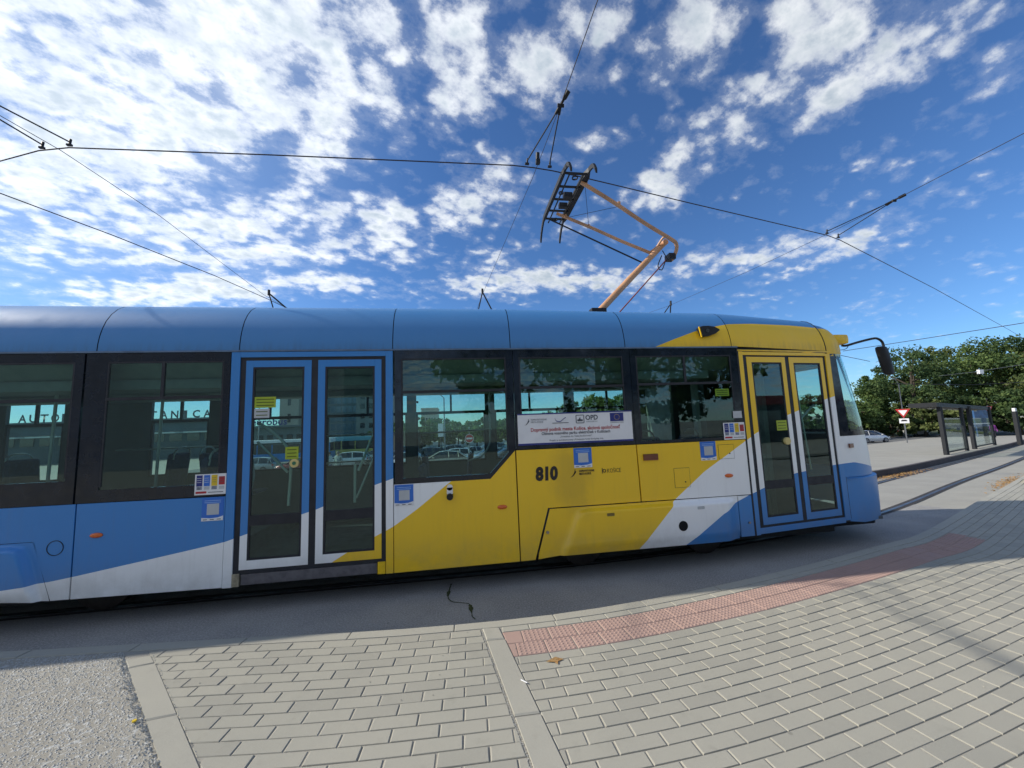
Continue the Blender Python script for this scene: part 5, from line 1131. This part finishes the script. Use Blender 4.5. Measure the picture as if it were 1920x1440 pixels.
# letters stand on the roof: one word beam each, built as separate letters of the sign
sgn = 'AUTOBUSOVÁ STANICA'
for i, ch in enumerate(sgn):
    if ch == ' ': continue
    u = 42+(388-42)*i/(len(sgn)-1); dv = R2*((u-960)/721)-U2*((775-720)/721)+FWD; t = 79.5/dv.y; px_ = dv.x*t
    text_mesh(ch, 1.9, GREYT, px_, 5.75, st_, 'roof_letter', w=.55 if ch == 'I' else 1.25, y=79.6, d=0, align='CENTER', bold=.05)
eb = thing('coach_office', (-29.5, 66, -1.7), 'low grey bus company building with eurobus lettering on its roof', 'building')
obj('wall', MB().box(-36, -23.5, 66, 74, -1.7, 3.1), mat('grey_cladding', (.14, .18, .19), .5, var=.2), eb); obj('canopy', MB().box(-36.5, -23.2, 64.8, 74, 3.1, 3.4), mat('roof_band', (.1, .1, .1)), eb); facade(eb, -35.5, -24, 66, -.8, 2.6, 8, 1, CARG, .6, .6)
text_mesh('eurobus', 1.5, NAVY, -31.6, 3.5, eb, 'roof_letter', w=5.2, y=65.5, d=0, bold=.03)
def tower(name, x0, x1, y, z1, wallc, nx, nz_, label, dpt=14, fw=.5, fh=.5, wm=None):
    o = thing(name, ((x0+x1)/2, y, -1.7), label, 'building'); obj('wall', MB().box(x0, x1, y, y+dpt, -1.7, z1), mat('wall_'+name, wallc, .7, var=.15, vscale=.3), o); obj('parapet', MB().box(x0-.2, x1+.2, y-.2, y+dpt+.2, z1, z1+.5), mat('parapet_'+name, tuple(c*.8 for c in wallc), .7), o)
    facade(o, x0+.5, x1-.5, y, 0, z1-.5, nx, nz_, wm or CARG, fw, fh); return o
tower('beige_tower', -37, -33.2, 88, 22, (.36, .34, .30), 1, 6, 'tall narrow beige tower behind the bus company building', fw=.2)
tower('glass_office', -36, -23.5, 100, 20, (.22, .30, .34), 9, 9, 'office block with a blue grid of windows behind the right door leaf', fw=.85, fh=.7, wm=mat('blue_window', (.10, .22, .32), .15, coat=.8))
tower('grey_flats', -22.5, -14, 92, 16, (.20, .23, .23), 4, 7, 'grey block of flats right of the blue office block')
tower('distant_flats', -13, -7, 150, 9.5, (.42, .40, .34), 5, 4, 'distant pale flats rising over the trees in the third window')
tower('low_house', -14, -6.5, 66, 1.2, (.30, .25, .18), 4, 1, 'low brownish house behind the left of the car park', 8)
# behind the viewer: what the tram's glass and paint mirror
tower('plaza_block', -78, -7, -30, 13, (.34, .35, .35), 26, 5, 'pale grey office block across the square, mirrored in the tram windows', fw=.7, wm=CARG)
for (x_, y_, h_, r__, lb) in ((4, -17, 12, 4.5, 'tree on the square, mirrored in the banner window'), (11, -19, 13, 5, 'second tree on the square, mirrored in the front windows'), (19, -22, 12, 5, 'third tree on the square, mirrored in the front door'), (28, -20, 11, 5, 'fourth tree on the square at far right'), (24, -16, 12, 5, 'tall tree behind the left end of the kiosks')): tree(x_, y_, h_, r__, lb, 0, 50, 70, .3, group='trees on the square')
kk = thing('market_kiosk', (32, -9.5, 0), 'row of dark kiosks with red fascia boards, mirrored in the front door', 'kiosk')
obj('wall', MB().box(20, 48, -13, -9.5, .14, 2.7), mat('kiosk_dark', (.05, .055, .06), .5, var=.3), kk); obj('fascia', MB().box(19.8, 48.2, -13.2, -9.3, 2.7, 3.3), mat('dull_red', (.22, .03, .03), .5, var=.3), kk)
for k in range(9): obj('shop_window', MB().box(20.6+k*3, 22.8+k*3, -9.5, -9.44, .9, 2.3), mat('shop_pane', (.12, .15, .16), .1, var=.5, coat=.6), kk)

# =================================================================== BUSES
def bus(x, y, L, rot, c1, c2, label):
    o = thing('city_bus', (0, 0, 0), label, 'bus', 'buses at the station'); 
    obj('body', MB().box(-L/2, L/2, -1.25, 1.25, .35, 1.35), c1, o, bevel=.08); obj('upper_body', MB().box(-L/2, L/2, -1.24, 1.24, 2.45, 3.0), c2, o, bevel=.08); obj('windows', MB().box(-L/2+.05, L/2-.05, -1.22, 1.22, 1.35, 2.45), CARG, o)
    for k in range(7): obj('pillar', MB().box(-L/2+.1+k*(L-.3)/6, -L/2+.2+k*(L-.3)/6, -1.245, 1.245, 1.35, 2.45), c1, o)
    for wx in (-L*.3, L*.32):
        for s__ in (-1, 1): obj('wheel', MB().cyl((wx, s__*1.1, .48), (0, 1, 0), .48, .3, 20), RUB, o, smooth=True)
    o.location = (x, y, terr(y)); o.rotation_euler.z = rot
bus(-20.5, 52, 10, R(3), BLUP, WHITE, 'blue and white bus at the station seen through the left door leaf'); bus(-15.2, 56, 11, R(-2), mat('bus_yellow', (.5, .45, .12), .4, coat=.5), mat('bus_teal', (.12, .35, .45), .4, coat=.5), 'yellow and pale blue bus seen through the right door leaf')

# =================================================================== PEOPLE
def person(x, y, z, rot, shirt, trousers, hairc, label, pose='stand', skin=(.45, .28, .2)):
    o = thing('person', (x, y, z), label, 'person')
    if pose == 'stand':
        J = {'pel': (0, 0, .95), 'sp': (0, 0, 1.15), 'ch': (0, 0, 1.38), 'nk': (0, 0, 1.50), 'hd': (0, .01, 1.60), 'tp': (0, .01, 1.70), 'sl': (-.19, 0, 1.42), 'el': (-.25, .02, 1.15), 'wl': (-.26, .10, .90), 'hl': (-.26, .13, .80), 'sr': (.19, 0, 1.42), 'er': (.26, .02, 1.15), 'wr': (.27, .08, .90), 'hr': (.27, .11, .80), 'pl': (-.10, 0, .90), 'kl': (-.11, .03, .50), 'al': (-.12, -.02, .09), 'fl': (-.13, .14, .04), 'pr': (.10, 0, .90), 'kr': (.12, .02, .50), 'ar': (.13, -.02, .09), 'fr': (.14, .14, .04)}
    else:
        J = {'pel': (0, 0, .50), 'sp': (0, -.03, .72), 'ch': (0, -.02, .95), 'nk': (0, 0, 1.07), 'hd': (0, .03, 1.17), 'tp': (0, .03, 1.28), 'sl': (-.19, 0, 1.0), 'el': (-.24, .08, .76), 'wl': (-.18, .28, .66), 'hl': (-.15, .36, .64), 'sr': (.19, 0, 1.0), 'er': (.24, .08, .76), 'wr': (.18, .28, .66), 'hr': (.15, .36, .64), 'pl': (-.10, .03, .48), 'kl': (-.11, .45, .50), 'al': (-.11, .45, .10), 'fl': (-.11, .6, .04), 'pr': (.10, .03, .48), 'kr': (.11, .45, .50), 'ar': (.11, .45, .10), 'fr': (.11, .6, .04)}
    RD = dict(pel=.15, sp=.13, ch=.16, nk=.06, hd=.095, tp=.06, sl=.065, el=.045, wl=.032, hl=.035, sr=.065, er=.045, wr=.032, hr=.035, pl=.10, kl=.062, al=.042, fl=.035, pr=.10, kr=.062, ar=.042, fr=.035)
    names = list(J); E = [('pel', 'sp'), ('sp', 'ch'), ('ch', 'nk'), ('nk', 'hd'), ('hd', 'tp'), ('ch', 'sl'), ('sl', 'el'), ('el', 'wl'), ('wl', 'hl'), ('ch', 'sr'), ('sr', 'er'), ('er', 'wr'), ('wr', 'hr'), ('pel', 'pl'), ('pl', 'kl'), ('kl', 'al'), ('al', 'fl'), ('pel', 'pr'), ('pr', 'kr'), ('kr', 'ar'), ('ar', 'fr')]
    me = bpy.data.meshes.new('p'); me.from_pydata([J[n] for n in names], [(names.index(a), names.index(b)) for a, b in E], []); ob = bpy.data.objects.new('p', me); COL.objects.link(ob)
    ob.modifiers.new('s', 'SKIN'); ob.modifiers.new('u', 'SUBSURF').levels = 1
    for i, n in enumerate(names): me.skin_vertices[0].data[i].radius = (RD[n],)*2
    me.skin_vertices[0].data[0].use_root = True
    dg = bpy.context.evaluated_depsgraph_get(); bm_ = bpy.data.meshes.new_from_object(ob.evaluated_get(dg)); bpy.data.objects.remove(ob)
    bm_.materials.clear(); bm_.materials.append(mat('skin', skin, .6)); bm_.materials.append(shirt); bm_.materials.append(trousers)
    zs_, zt_ = (.92, 1.5) if pose == 'stand' else (.60, 1.06)
    for f in bm_.polygons:
        c = f.center; f.material_index = 2 if (c.z < zs_ and not (abs(c.x) > .2 and c.z > .7 and pose == 'stand')) else (1 if c.z < zt_ and not (abs(c.x) > .15 and c.y > .2) else 0); f.use_smooth = True
    b = link('body', bm_, o); hz_ = J['hd']
    hair = MB(); rings = []
    for k in range(6):
        a = k/5*math.pi*.55; rings.append([(hz_[0]+.105*math.sin(a+.02)*math.cos(t), hz_[1]-.02+.115*math.sin(a+.02)*math.sin(t), hz_[2]+.02+.115*math.cos(a)) for t in [2*math.pi*j/12 for j in range(12)]])
    hair.loft(rings); h = obj('hair', hair, hairc); h.parent = b
    o.rotation_euler.z = rot
CL = lambda n, c: mat('cloth_'+n, c, .85, var=.2)
q = at(1861, 800, 40); person(q.x, q.y, terr(q.y), R(160), CL('purple', (.35, .06, .32)), CL('dark', (.02, .02, .03)), mat('hair_brown', (.03, .02, .015), .6), 'person in a purple top standing by the blue poster board')
q = at(634, 865, 23); person(q.x, q.y, terr(q.y), R(-20), CL('grey', (.28, .31, .32)), CL('dark', (.02, .02, .03)), mat('hair_grey', (.16, .13, .10), .6), 'person in a grey shirt walking, seen through the right door leaf')
q = at(617, 868, 26); person(q.x, q.y, terr(q.y), R(60), CL('white', (.55, .55, .55)), CL('blue', (.04, .06, .15)), mat('hair_brown', (.03, .02, .015)), 'person in a white top left of the grey-shirted one')
person(-2.95, 5.95, .60, R(100), CL('pale', (.40, .44, .40)), CL('dark', (.02, .02, .03)), mat('hair_fair', (.45, .38, .26), .6), 'fair-haired passenger sitting inside near the left of the middle door', 'sit')
